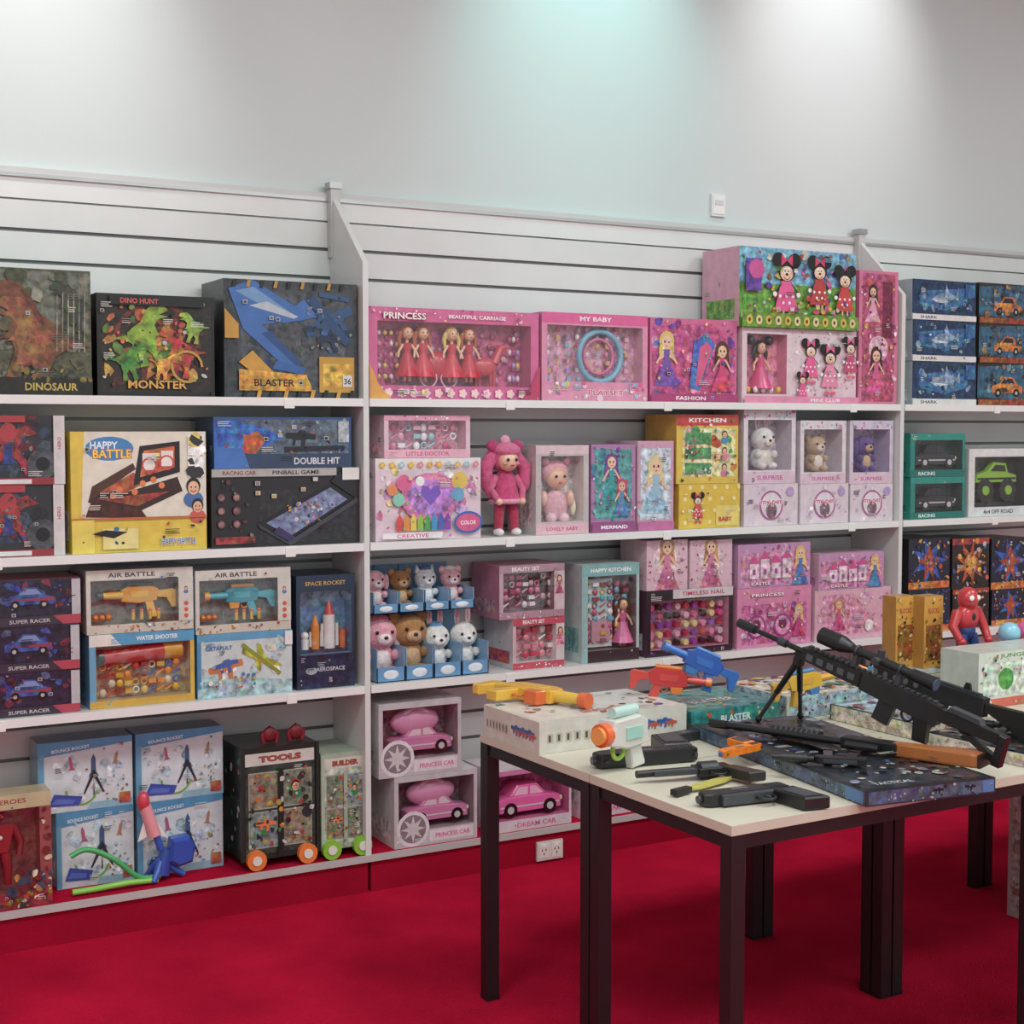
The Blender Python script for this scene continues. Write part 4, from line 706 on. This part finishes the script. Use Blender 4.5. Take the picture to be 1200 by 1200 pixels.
# --- bottom shelf
Bx('superhero_figure_box',-40,61,932,S0,a_hero,col='#a2494a',side='#c8b990',win=(.08,.14,.86,.87),inc='#8a5048',inside=in_hero,d=.1,yf=-.30)
z=Bx('rocket_launcher_toy_box',66,158,948,S0,a_stomp,col='#d0dce4',side='#7cb6d0',yf=-.18,d=.13)
Bx('rocket_launcher_toy_box',44,156,867,z,a_stomp,col='#d0dce4',side='#7cb6d0',yf=-.18,d=.13)
z=Bx('rocket_launcher_toy_box',160,262,936,S0,a_stomp,col='#d0dce4',side='#7cb6d0',yf=-.18,d=.13)
Bx('rocket_launcher_toy_box',158,262,856,z,a_stomp,col='#d0dce4',side='#7cb6d0',yf=-.18,d=.13)
def stomp_toy():
    b=MB()
    b.cyl((.0,0,.02),(.02,-.0,.1),.028,.02,'#1f49a8'); 
    for t in(0,2.1,4.2): b.tube([(0,0,.07),(.045*math.cos(t),.035*math.sin(t),.03),(.075*math.cos(t),.045*math.sin(t),.008)],[.012,.012,.01],'#2a58c0')
    b.cyl((.0,0,.1),(-.02,0,.17),.012,.012,'#2a58c0'); b.cyl((-.02,0,.15),(-.05,0,.25),.022,.02,'#f0a0a8'); b.ball((-.055,0,.265),(.021,.021,.035),'#d8324a')
    for sx in(-1,1): b.prism([(-.025+.02*sx,.15),(-.025+.05*sx,.135),(-.035+.02*sx,.2)],-.002,.002,'#f4f0ea')
    b.prism([(.02,.06),(.03,.135),(.09,.14),(.11,.1),(.1,.05),(.05,.04)],-.03,.03,'#2350b8',bev=.012)
    pts=[(-.01,-.02,.02),(-.08,-.03,.03),(-.16,-.03,.1),(-.24,-.02,.14),(-.3,-.02,.12)]
    P=[]
    for i in range(len(pts)-1):
        p0=Vector(pts[max(i-1,0)]);p1=Vector(pts[i]);p2=Vector(pts[i+1]);p3=Vector(pts[min(i+2,len(pts)-1)])
        for k in range(5):
            t=k/5; P.append(.5*((2*p1)+(p2-p0)*t+(2*p0-5*p1+4*p2-p3)*t*t+(3*p1-p0-3*p2+p3)*t**3))
    b.tube(P,.009,'#3fb062'); b.tube([(-.02,-.03,.012),(-.12,-.04,.02),(-.22,-.035,.014),(-.29,-.03,.012)],.01,'#8ad04a')
    b.build('stomp_rocket_toy',(WX(190,-.25,1000),-.235,S0+.001))
stomp_toy()
def trolley(l,r,top,c,c2,wheel,handle,yf,dd,title):
    xl=WX(l,yf,950); xr=WX(r,yf,950); w=xr-xl; zt=WZ((l+r)/2,top,yf); h=zt-S0-.03
    b=MB(); b.M=Matrix.Translation((0,0,.03)); carton(b,w,h,dd,c,c)
    A=Art(b,w,h); A.rect(.04,.05,.96,.95,c2,PRINT)
    A.rect(.04,.84,.96,.95,'#d8d4ca'); A.text(title,.5,.895,.05,'#c8401c',fw=.55,out='#2a2a2a')
    for i in range(2):
        for j in range(2): A.photo(.08+.44*i,.1+.35*j,.48+.44*i,.43+.35*j,R.choice(['#808878','#869698','#938370']),['#c86a2a','#3a8a4a','#30343a','#b8a23a','#a83a2a'],'#a8aca0')
    A.face(.7,.62,.16,'#3a2418','#2a8a5a'); A.gun(.3,.3,.14,'#e8762a','#30343a'); A.rect(.46,.02,.54,.8,c); A.conf(60,['#c86a2a','#3a8a4a','#30343a','#b8a23a','#a83a2a','#ccc',c,c2],.035,(.06,.06,.94,.78)); A.detail(None,10)
    M0=b.M; b.M=M0@Matrix.Translation((0,dd,0))@Matrix.Rotation(rad(-90),4,'Z'); A2=Art(b,dd,h); A2.rect(.06,.05,.94,.95,c,PRINT); A2.conf(24,['#c8662a','#2f7a4a','#b8b8b0','#18181a'],.05); b.M=M0
    for x in (.0,w): b.box(x-.006,-.006,0,x+.006,.006,h,c,MATT)
    b.M=Matrix.Identity(4)
    for x in(.16*w,.84*w):
        b.cyl((x,-.022,.034),(x,-.002,.034),.034,.034,wheel); b.cyl((x,-.026,.034),(x,-.02,.034),.016,.016,'#e8e8e0')
        b.cyl((x,dd-.03,.034),(x,dd-.01,.034),.034,.034,wheel)
    if handle:
        for u in (.45,.8):
            x=u*w; z0=.03+h; b.tube([(x-.022,.06,z0-.005),(x-.026,.06,z0+.03),(x,.06,z0+.05),(x+.026,.06,z0+.03),(x+.022,.06,z0-.005)],.009,handle,MATT); b.ball((x,.06,z0+.028),(.026,.012,.026),handle,MATT)
    b.build('tool_trolley_toy',(xl,yf,S0+.001))
trolley(284,372,874,'#1f2a26','#38463e','#f07a1c','#7d1822',-.28,.24,'TOOLS')
trolley(378,431,882,'#a9b9a4','#bfc8b8','#8ac832',None,-.285,.22,'BUILDER')
z=Bx('ride_on_toy_car_box',462,560,906,S0,a_carw,col='#c9c0c6',side='#ddd7dc',win=(.05,.22,.96,.92),inc='#a8949e',inside=in_pcar,cd=.12,d=.25,yf=-.30)
Bx('ride_on_toy_car_box',444,542,822,z,a_carw,col='#c9c0c6',side='#ddd7dc',win=(.05,.22,.96,.92),inc='#a8949e',inside=in_pcar,cd=.12,d=.25,yf=-.30)
def a_carb(A): A.rect(0,0,1,.18,'#d9cbd4'); A.text('DREAM CAR',.55,.09,.08,'#d8408e',fw=.5); A.rect(0,.92,1,1,'#d070a4')
def in_bcar(b,w,h): car3(b,.5*w,.02,.2*h,.84*w,'#f064b0','#f9c8e0',.1/(.84*w))
Bx('toy_car_box',578,670,900,S0,a_carb,col='#dcc3d0',side='#e4d0da',win=(.04,.18,.97,.92),inc='#d86aa4',inside=in_bcar,cd=.13,d=.24,yf=-.30)
for (l,r2,t) in ((680,760,850),(765,850,835),(860,950,840),(1072,1150,830),(1155,1230,830)):
    Bx('toy_car_box',l,r2,t,S0,a_carb,col='#ecd3e0',win=(.05,.18,.96,.9),inc='#c23f86',inside=in_bcar,cd=.13)
b=MB(); b.box(-.035,-.012,-.045,.035,0,.045,'#e9ebe9'); b.box(-.028,-.015,-.036,.028,-.012,.036,'#f2f3f1'); b.box(-.02,-.017,.0,.02,-.015,.02,'#d4d8d6')
b.build('wall_thermostat',(WX(840,0,241),-.001,WZ(840,241,0)))
b=MB(); b.box(-.055,-.01,-.035,.055,0,.035,'#e8e6e0',PLAS)
for e in(-.027,.027):
    b.box(e-.02,-.0125,-.026,e+.02,-.01,.026,'#f3f1ec'); 
    for (a,c) in((-.008,.004),(.008,.004),(0,-.01)): b.box(e+a-.0018,-.0132,c-.004,e+a+.0018,-.0125,c+.004,'#222')
    b.box(e-.006,-.0145,.014,e+.006,-.0125,.022,'#fff')
b.build('power_outlet',(WX(643,DF+.011,1002),DF+.0105,.046))
# ================================================================= TABLES
ORG=Vector((-.073,-2.415,0)); TA=rad(1.4); TZ=.75
e1=Vector((math.cos(TA),math.sin(TA),0)); e2=Vector((-math.sin(TA),math.cos(TA),0))
def TB(a,b,z=0): return ORG+e1*a+e2*b+Vector((0,0,z))
TL,TW=1.0,.55
def table(a,bb):
    b=MB(); g_=.002
    b.box(g_,g_,TZ-.022,TL-g_,TW-g_,TZ,'#cdc7b6',LAM); 
    b.box(g_,g_,TZ-.0225,TL-g_,TW-g_,TZ-.0222,'#3a2a20',LAM)
    K='#131416'
    for (x,y) in((.003,.003),(TL-.041,.003),(.003,TW-.041),(TL-.041,TW-.041)):
        b.box(x,y,.006,x+.038,y+.038,TZ-.023,K,MATT); b.box(x-.001,y-.001,0,x+.039,y+.039,.012,'#0c0c0e',MATT)
    for (x0,y0,x1,y1) in((.041,.008,TL-.041,.03),(.041,TW-.03,TL-.041,TW-.008),(.008,.041,.03,TW-.041),(TL-.03,.041,TL-.008,TW-.041)):
        b.box(x0,y0,TZ-.055,x1,y1,TZ-.023,K,MATT)
    b.build('display_table',TB(a,bb),TA)
for i in range(3):
    for j in range(2): table(i*TL,j*TW)
def flat(name,a,bb,w,d,h,z,col,rz=0,topart=None,frontart=None,side=None):
    b=MB(); carton(b,w,h,d,col,side or col)
    if frontart: q=Art(b,w,h); frontart(q)
    if topart:
        b.M=Matrix.Translation((0,0,h))@Matrix.Rotation(rad(-90),4,'X'); q=Art(b,w,d); topart(q); q.detail(None,14); b.M=Matrix.Identity(4)
    b.M=Matrix.Translation((0,d,0))@Matrix.Rotation(rad(-90),4,'Z'); q=Art(b,d,h)
    if frontart: frontart(q)
    b.M=Matrix.Identity(4)
    b.build(name,TB(a,bb,z+.0006),TA+rad(rz)); return z+h+.001
def t_white(A): A.rect(.02,.03,.98,.97,'#dcd9d2'); A.conf(30,['#3a68a8','#b8802a','#a84a2a','#2a2a30','#c8c4ba'],.05,mat=PRINT); A.text('SHOOT',.5,.2,.1,'#c8401c',fw=.3)
def f_white(A):
    A.rect(0,0,1,1,'#d9d5ca')
    for i in range(7): A.rect(.05+.06*i,.3,.09+.06*i,.6,'#c0b8a8'); A.rect(.06+.06*i,.35,.075+.06*i,.55,'#4f4a44')
    for u in(.6,.72,.84): A.sh(GUN,u,.5,.3,'#2a5aa0'); A.sh(GUN,u+.05,.45,.22,'#c84a2a')
zw=flat('toy_gun_box',.005,.79,.48,.29,.085,TZ,'#dedad0',0,t_white,f_white)
def t_teal(A): A.rect(.03,.03,.97,.97,'#2a8a88',PRINT); A.text('BLASTER',.5,.4,.14,'#e8e8e8',fw=.5,out='#124'); A.conf(24,['#d0a830','#c8502a','#ddd','#1a5a60'],.05)
zt1=flat('toy_gun_box',.51,.80,.32,.28,.06,TZ,'#2a8a8a',0,t_teal,lambda A:(A.rect(0,0,1,1,'#2a8a8a',PRINT),A.text('BLASTER',.5,.5,.34,'#e8e8e8',fw=.34),A.conf(16,['#d0a830','#c8502a','#ddd'],.12)))
def t_dark(A):
    A.rect(.02,.01,.98,.99,'#24282e',PRINT); A.rect(.06,.03,.94,.2,'#2a3440',PRINT); A.text('TACTICAL',.3,.06,.025,'#c6c6c6',fw=.3)
    A.conf(110,['#3d4752','#8a98a4','#70362a','#a8a498','#1b3f70','#16181c','#5a6470'],.045,mat=PRINT); A.conf(30,['#8a98a4','#b8b4a8','#2a5a90'],.02); A.sh(GUN,.5,.6,.4,'#0d0e10',90)
def f_dark(A):
    A.rect(0,0,1,1,'#243042'); A.rect(.02,.1,.98,.9,'#4a5f78',PRINT); A.sh(GUN,.55,.5,.42,'#111318'); A.sh(GUN,.8,.5,.42,'#111318'); A.rect(.9,.1,.99,.9,'#3f7ab4'); A.conf(40,['#98a4ac','#2a5a90','#b8b4a8','#222'],.1)
zd=flat('rifle_toy_box',.36,-.03,.36,.80,.036,TZ,'#1a1e24',-9,t_dark,f_dark,'#1a1e24')
def t_mix(A): A.rect(.02,.02,.98,.98,'#d8ccb8',PRINT); A.conf(70,['#c83a2a','#2a68b0','#d2aa2a','#3a904a','#d4d0c8','#222','#3898a8'],.06); A.text('TOY SET',.5,.5,.1,'#d0402a',fw=.4,out='#fff')
def t_mix2(A): A.rect(.02,.02,.98,.98,'#a8c4d0',PRINT); A.conf(70,['#d2852a','#2a58a0','#d7d7d2','#b0302a','#20303a'],.06)
zm=flat('water_gun_box',.86,.80,.42,.28,.07,TZ,'#d9d4c6',0,t_mix,t_mix2)
zm2=flat('water_gun_box',1.30,.87,.8,.22,.07,TZ,'#7fa84a',0,t_mix2,t_mix)
flat('toy_gun_box',.98,.42,.40,.33,.045,TZ,'#2b3038',0,t_mix2,t_mix)
zr=flat('rifle_toy_box',.98,.0,.45,.38,.03,TZ,'#c9c6bc',2,t_dark,t_mix)
def a_yb(A): A.rect(0,0,1,1,'#d69a2a'); A.rect(.1,.1,.9,.6,'#9a5a1c',PRINT); A.text('BLOCKS',.5,.8,.07,'#b0261c',fw=.6); A.conf(50,['#d4c07a','#a8321c','#2a2a2a','#c88a2a'],.07)
def tobj(fn,name,px,py,z,rz=0,s=1):
    b=MB(); fn(b); p=T(px,py,z); b.build(name,M=Matrix.Translation(p)@Matrix.Rotation(TA+rad(rz),4,'Z')@Matrix.Scale(s,4))
for px in (1049,1082):
    def f(b): carton(b,.085,.235,.06,'#d69a2a','#b97c1c'); a_yb(Art(b,.085,.235))
    tobj(f,'building_block_box',px,784,zm2,0)
def hero(b):
    c='#c4202a'; bl='#20407a'
    for e in(-1,1):
        b.tube([(e*.02,0,.11),(e*.032,-.008,.06),(e*.036,0,.012)],[.02,.016,.012],bl); b.ball((e*.037,-.01,.01),(.014,.026,.01),c); b.tube([(e*.034,-.004,.045),(e*.036,0,.015)],[.0165,.015],c)
        b.tube([(e*.04,0,.185),(e*.068,-.005,.14),(e*.062,-.03,.1)],[.019,.015,.012],c); b.ball((e*.06,-.036,.094),.014,c)
    b.ball((0,0,.165),(.046,.03,.045),c); b.ball((0,0,.125),(.032,.024,.035),bl); b.ball((0,-.003,.225),(.033,.034,.038),c)
    for e in(-1,1): b.ball((e*.014,-.032,.23),(.011,.005,.009),'#f4f4f4',n=10,m=6)
    b.ball((0,-.028,.17),(.01,.004,.012),'#141414',n=8,m=6)
tobj(hero,'superhero_figure',1132,784,zm2,0,1.02)
def a_green(A): A.rect(0,.84,1,1,'#d8dece'); A.rect(0,0,1,.16,'#d0563a'); A.text('JUNGLE',.4,.92,.07,'#2a8a3a',fw=.34); A.rect(.05,.2,.95,.8,'#cfd8cc',PRINT); A.ell(.3,.5,.2,.2,'#4a9a3a',PRINT); A.ell(.65,.5,.22,.18,'#3a7a34',PRINT); A.conf(50,['#b8402a','#6ca84a','#d2d2ca','#333'],.04)
def f(b): carton(b,.4,.17,.15,'#d9dcd4','#c8ccc2'); a_green(Art(b,.4,.17))
tobj(f,'jungle_playset_box',1146,832,TZ+.001)
def balls(b):
    for (x,y,z,r,c) in((0,0,.046,.04,'#e0609a'),(.085,.0,.046,.04,'#d8d04a'),(.17,.0,.046,.04,'#e07aac'),(.04,.0,.114,.036,'#8ac8e0'),(.125,0,.114,.036,'#e0559b')):
        b.ball((x,y,z),r,c,n=18,m=12)
    b.box(-.042,-.05,0,.22,.05,.006,'#f4f4f0')
tobj(balls,'toy_ball_set',1172,784,zm2,0)
# ---------------- guns
def axisM(p0,p1):
    p0=Vector(p0);p1=Vector(p1);x=(p1-p0).normalized(); y=Vector((0,0,1)).cross(x).normalized(); z=x.cross(y)
    M=Matrix((x,y,z)).transposed().to_4x4(); M.translation=p0; return M,(p1-p0).length
def gunflat(name,fn,a,c,z,L,half,flip=False):
    p0=T(a[0],a[1],z); p1=T(c[0],c[1],z); M,d=axisM(p0,p1); s=d/L
    M=M@Matrix.Scale(s,4)@Matrix.Rotation(rad(90 if flip else -90),4,'X')
    M.translation.z=z+half*s+.001
    b=MB(); fn(b); b.build(name,M=M)
BK='#17181a'; GR='#3a3d42'
def pistol(b,col=BK,tip=None):
    b.prism([(0,.0),(.0,.034),(.01,.038),(.2,.038),(.205,.03),(.205,.008),(.19,0)],-.013,.013,col,MATT,bev=.003)
    b.prism([(.0,-.005),(.0,.002),(.17,.002),(.17,-.01),(.06,-.014)],-.011,.011,GR,MATT,bev=.002)
    b.prism([(-.005,.0),(.05,-.008),(.035,-.1),(-.022,-.105)],-.013,.013,col,MATT,bev=.003)
    b.prism([(-.0,-.02),(.04,-.025),(.028,-.09),(-.013,-.09)],-.0145,.0145,GR,MATT)
    b.torus((.072,0,-.018),.02,.0035,col,mat=MATT,a0=160,a1=380); b.prism([(.066,-.01),(.074,-.01),(.07,-.03),(.064,-.028)],-.003,.003,GR,MATT)
    for i in range(6): b.prism([(.008+i*.007,.006),(.011+i*.007,.006),(.013+i*.007,.033),(.01+i*.007,.033)],-.0142,.0142,GR,MATT)
    b.cyl((.2,0,.022),(.212,0,.022),.008,.008,tip or GR); b.box(.185,-.002,.038,.193,.002,.043,GR,MATT); b.box(.004,-.004,.038,.01,.004,.044,GR,MATT)
    b.prism([(.09,.018),(.13,.018),(.13,.031),(.09,.031)],-.0138,.0138,'#55585e',MATT)
def revolver(b):
    b.cyl((.08,0,.022),(.24,0,.022),.009,.009,BK,MATT); b.prism([(.08,.0),(.2,.006),(.2,.012),(.08,.014)],-.006,.006,GR,MATT)
    b.cyl((.035,0,.016),(.08,0,.016),.021,.021,'#2b2d31',MATT); b.prism([(0,-.01),(.0,.04),(.09,.042),(.09,-.01)],-.009,.009,BK,MATT,bev=.002)
    b.prism([(-.0,.0),(.03,-.01),(.0,-.09),(-.045,-.085),(-.02,-.03)],-.012,.012,'#1c1a1a',MATT,bev=.003); b.torus((.045,0,-.02),.018,.003,BK,mat=MATT,a0=150,a1=390)
gunflat('toy_pistol',pistol,(808,888),(688,898),TZ,.212,.0145)
gunflat('toy_revolver',revolver,(858,912),(750,921),TZ,.24,.021,True)
gunflat('toy_pistol',pistol,(926,936),(824,949),TZ,.212,.0145,True)
gunflat('toy_pistol',lambda b:pistol(b,'#2a2c30','#e8641c'),(828,862),(768,872),TZ,.212,.0145)
gunflat('toy_pistol',lambda b:pistol(b,'#e07a1e','#2a5ab0'),(884,878),(838,888),zd,.212,.0145)
b=MB(); b.prism([(0,0),(.03,.018),(.15,.02),(.2,.0),(.15,-.012),(.03,-.014)],-.005,.005,'#c8bf5a',bev=.002); b.prism([(-.07,-.012),(-.07,.014),(.0,.012),(.0,-.01)],-.009,.009,BK,MATT,bev=.002)
p0=T(808,930,TZ); b.build('toy_knife',M=Matrix.Translation(p0+Vector((0,0,.011)))@Matrix.Rotation(rad(14),4,'Z')@Matrix.Rotation(rad(-90),4,'X')@Matrix.Scale(.8,4))
def robo(b):
    b.prism([(0,0),(0,.06),(.03,.075),(.13,.07),(.14,.01),(.08,-.005)],-.03,.03,'#dcdad4',bev=.006); b.cyl((.13,0,.035),(.155,0,.035),.03,.03,'#e8641c'); b.cyl((.155,0,.035),(.165,0,.035),.022,.022,'#f0a04a')
    b.prism([(.02,0),(.06,0),(.05,-.06),(.0,-.055)],-.02,.02,'#dcdcd6',bev=.004); b.torus((.085,0,-.01),.022,.006,'#9acb3a'); b.cyl((.02,0,.085),(.11,0,.085),.014,.014,'#bfe0d8'); b.box(.03,-.034,.02,.09,.034,.05,'#a8d8cc')
M,d=axisM(T(750,868,TZ+.062),T(717,876,TZ+.062)); b=MB(); robo(b); b.build('toy_blaster',M=M)
def bl(c,c2,c3): return lambda b: blaster3(b,c,c2,c3,.05)
gunflat('toy_blaster',bl('#e8b01e','#e8b83a','#e0641c'),(566,814),(684,833),zw,1,.06)
b=MB(); M,d=axisM(T(738,795,zt1+.075),T(833,806,zt1+.05)); b.M=Matrix.Scale(d,4); blaster3(b,'#c8242a','#d23a30','#e87a1c',.06); b.build('water_gun',M=M)
b=MB(); M,d=axisM(T(862,800,zm+.05),T(775,762,zm+.15)); b.M=Matrix.Scale(d,4); blaster3(b,'#1f58b0','#2a6ac0','#3a74c0',.05); b.build('water_gun',M=M)
b=MB(); M,d=axisM(T(905,812,zm+.03),T(985,795,zm+.06)); b.M=Matrix.Scale(d,4); blaster3(b,'#e0b020','#d8a01c','#3a7ab8',.06); b.build('water_gun',M=M)
b=MB(); M,d=axisM(T(1050,800,zm+.06),T(1000,782,zm+.1)); b.M=Matrix.Scale(d,4); blaster3(b,'#3a90b8','#e08a2a','#fff',.05); b.build('water_gun',M=M)
def sniper(b):
    b.prism([(0,-.075),(0,.02),(.022,.022),(.026,-.075)],-.017,.017,BK,MATT,bev=.003)
    b.prism([(.022,-.012),(.022,.022),(.24,.02),(.24,-.022),(.14,-.018)],-.014,.014,BK,MATT,bev=.003); b.prism([(.022,-.07),(.022,-.048),(.12,-.02),(.15,-.02)],-.012,.012,BK,MATT)
    b.prism([(.08,.022),(.09,.038),(.19,.038),(.2,.022)],-.015,.015,GR,MATT,bev=.003)
    b.prism([(.22,-.035),(.22,.026),(.5,.028),(.5,-.03),(.3,-.04)],-.018,.018,'#1e2022',MATT,bev=.004)
    b.prism([(.25,-.03),(.3,-.035),(.285,-.11),(.24,-.105)],-.014,.014,BK,MATT,bev=.003); b.torus((.325,0,-.045),.02,.004,BK,mat=MATT,a0=170,a1=370)
    b.prism([(.365,-.03),(.425,-.03),(.437,-.10),(.38,-.105)],-.011,.011,'#26282c',MATT,bev=.003)
    b.prism([(.5,-.025),(.5,.026),(.73,.022),(.73,-.018)],-.019,.019,BK,MATT,bev=.004)
    for i in range(5): 
        for yy in(-.0205,.0185): b.box(.52+.04*i,yy,-.01,.545+.04*i,yy+.002,.01,'#54575c',MATT)
    for i in range(24): b.box(.24+.02*i,-.009,.026,.252+.02*i,.009,.033,GR,MATT)
    b.cyl((.72,0,.004),(.95,0,.004),.010,.008,BK,MATT); b.cyl((.93,0,.004),(1.0,0,.004),.016,.016,'#222326',MATT); b.cyl((.80,0,.004),(.83,0,.004),.014,.014,GR,MATT)
    z=.08; b.cyl((.34,0,z),(.56,0,z),.0145,.0145,BK,MATT); b.cyl((.26,0,z),(.34,0,z),.023,.019,BK,MATT); b.cyl((.56,0,z),(.60,0,z),.016,.028,BK,MATT); b.cyl((.60,0,z),(.68,0,z),.028,.028,BK,MATT); b.cyl((.256,0,z),(.26,0,z),.019,.019,'#45607a'); b.cyl((.68,0,z),(.682,0,z),.025,.025,'#6a3a58')
    b.cyl((.46,0,z),(.46,0,z+.034),.013,.012,GR,MATT); b.cyl((.46,-.032,z),(.46,.032,z),.012,.012,GR,MATT)
    for x in(.38,.54): b.box(x-.008,-.012,.03,x+.008,.012,z-.006,GR,MATT); b.torus((x,0,z),.0165,.004,GR,'x',MATT)
tail=T(1180,872,.85); head=T(866,731,1.06)
M,d=axisM(tail,head); b=MB(); b.M=Matrix.Scale(d,4); sniper(b)
Mi=M.inverted()
piv=M@Vector((.74*d,0,-.025*d)); b.M=Matrix.Identity(4)
for px,py in((889,842),(938,838)):
    ft=T(px,py,zd+.010)
    q0=Mi@piv; q1=Mi@ft; mid=q0.lerp(q1,.55); b.cyl(q0,mid,.009,.008,BK,MATT); b.cyl(mid,q1,.006,.006,GR,MATT); b.ball(q1,.010,BK,MATT)
b.cyl(Mi@piv+Vector((0,0,-.015)),Mi@piv+Vector((0,0,.02)),.016,.016,BK,MATT)
b.build('toy_sniper_rifle',M=M)
def assault(b):
    b.prism([(0,-.1),(0,.03),(.03,.035),(.22,.02),(.22,-.01),(.1,-.05)],-.018,.018,BK,MATT,bev=.004); b.prism([(.22,-.04),(.22,.04),(.52,.045),(.54,-.035)],-.024,.024,'#1f2023',MATT,bev=.004)
    b.prism([(.27,-.04),(.33,-.045),(.31,-.14),(.25,-.13)],-.018,.018,BK,MATT,bev=.003); b.prism([(.4,-.04),(.48,-.04),(.53,-.15),(.46,-.16)],-.015,.015,'#26282c',MATT,bev=.003)
    b.prism([(.52,-.035),(.52,.042),(.82,.034),(.82,-.026)],-.025,.025,BK,MATT,bev=.005); 
    for i in range(5): b.cyl((.56+.055*i,-.028,.005),(.56+.055*i,.028,.005),.013,.013,'#5a5d64',MATT)
    b.cyl((.8,0,.0),(1,0,0),.013,.013,BK,MATT); b.box(.25,-.01,.04,.8,.01,.052,GR,MATT); b.prism([(.86,.01),(.9,.01),(.89,.06),(.87,.06)],-.006,.006,BK,MATT); b.prism([(.3,.05),(.34,.05),(.33,.08),(.31,.08)],-.006,.006,BK,MATT)
M,d=axisM(T(1210,848,.84),T(985,772,.93)); b=MB(); b.M=Matrix.Scale(d,4); assault(b); b.build('toy_assault_rifle',M=M)
def shotgun(b):
    b.prism([(0,-.07),(0,.03),(.02,.035),(.22,.03),(.3,.022),(.3,-.012),(.2,-.02)],-.022,.022,'#b5682c',PLAS,bev=.006); b.prism([(-.008,-.072),(-.008,.031),(.002,.033),(.002,-.07)],-.022,.022,'#2a1a12',MATT)
    b.prism([(.28,-.02),(.28,.034),(.48,.034),(.48,-.018)],-.02,.02,BK,MATT,bev=.004); b.torus((.36,0,-.03),.025,.004,BK,mat=MATT,a0=170,a1=370)
    b.cyl((.47,0,.02),(.93,0,.02),.012,.012,BK,MATT); b.cyl((.47,0,-.004),(.85,0,-.004),.01,.01,GR,MATT); b.cyl((.57,0,-.004),(.76,0,-.004),.021,.021,'#1f2023',MATT)
    for i in range(9): b.torus((.58+.02*i,0,-.004),.021,.003,GR,'x',MATT,n=14)
    b.cyl((.93,0,.02),(1,0,.02),.016,.016,BK,MATT); b.cyl((.33,0,.055),(.45,0,.055),.014,.014,BK,MATT)
gunflat('toy_shotgun',shotgun,(1150,899),(836,853),zd+.004,1,.021)
def smg(b):
    b.prism([(0,-.02),(0,.1),(.5,.1),(.55,.06),(.55,0),(.3,-.02)],-.04,.04,BK,MATT,bev=.01); b.prism([(.12,0),(.24,0),(.2,-.24),(.08,-.22)],-.035,.035,BK,MATT,bev=.01); b.prism([(.36,0),(.46,0),(.48,-.3),(.38,-.3)],-.025,.025,GR,MATT,bev=.006)
    b.cyl((.55,0,.05),(1,0,.05),.035,.035,BK,MATT); b.cyl((.62,0,.05),(.9,0,.05),.055,.055,'#1c1d20',MATT); b.box(.1,-.02,.1,.45,.02,.12,GR,MATT)
gunflat('toy_submachine_gun',smg,(1016,899),(905,892),zd,1,.06)
gunflat('toy_submachine_gun',smg,(1220,862),(1130,852),.80,1,.06,True)
b=MB(); carton(b,.36,.42,.3,'#c5c3bc','#b8b6ae'); A=Art(b,.36,.42); A.rect(.05,.05,.95,.95,'#b4b4ac',PRINT); A.conf(60,['#d4d4ce','#8a8a80','#a8a498','#98786a'],.06); A.rect(.1,.75,.9,.9,'#dcdbd4'); A.text('TOYS',.5,.82,.07,'#6a2a20',fw=.4)
b.M=Matrix.Translation((0,.3,0))@Matrix.Rotation(rad(-90),4,'Z'); A=Art(b,.3,.42); A.rect(.05,.05,.95,.95,'#b4b4ac',PRINT); A.conf(60,['#d4d4ce','#8a8a80','#a8a498','#98786a'],.06)
b.build('cardboard_box',T(1180,1072,0)-e2*.3+Vector((0,0,.001)),TA)
# ================================================================= LIGHTS
def area(n,loc,size,e,col=(1,1,1),rot=(0,0,0)):
    l=bpy.data.lights.new(n,'AREA'); l.shape='RECTANGLE'; l.size,l.size_y=size; l.energy=e; l.color=col
    o=bpy.data.objects.new(n,l); o.location=loc; o.rotation_euler=rot; bpy.context.scene.collection.objects.link(o)
for i,x in enumerate((-2.4,.6,3.6)): area('ceiling_light',(x,-3.2,ZC-.02),(1.8,.9),66,(.92,1,.97))
for i,x in enumerate((-1.5,2.5)): area('ceiling_light',(x,-6.0,ZC-.02),(1.8,.9),80,(.92,1,.97))
def spot(loc,tgt,e,ang,col,bl=1.0,sz=.08):
    l=bpy.data.lights.new('ceiling_spotlight','SPOT'); l.energy=e; l.spot_size=rad(ang); l.spot_blend=bl; l.color=col; l.shadow_soft_size=sz
    o=bpy.data.objects.new('ceiling_spotlight',l); o.location=loc; o.rotation_euler=(Vector(tgt)-Vector(loc)).to_track_quat('-Z','Y').to_euler(); bpy.context.scene.collection.objects.link(o)
spot((-1.12,-.9,ZC-.1),(-1.12,0,2.95),105,58,(1,1,.98))
spot((1.08,-.9,ZC-.1),(1.08,0,3.1),66,62,(.5,1,.96))
spot((2.3,-.9,ZC-.1),(2.3,0,3.25),62,62,(1,.97,.98))
w=bpy.data.worlds.new('world'); bpy.context.scene.world=w; w.use_nodes=True
w.node_tree.nodes['Background'].inputs[0].default_value=(.88,.97,1,1); w.node_tree.nodes['Background'].inputs[1].default_value=.78
# ================================================================= CAMERA
cd_=bpy.data.cameras.new('camera'); cam=bpy.data.objects.new('camera',cd_); bpy.context.scene.collection.objects.link(cam)
cd_.sensor_width=36; cd_.lens=36*F/1200; cam.location=C
cam.matrix_world=Matrix.Translation(C)@Matrix((r_,up,-fw)).transposed().to_4x4()
bpy.context.scene.camera=cam
bpy.context.scene.view_settings.view_transform='Standard'
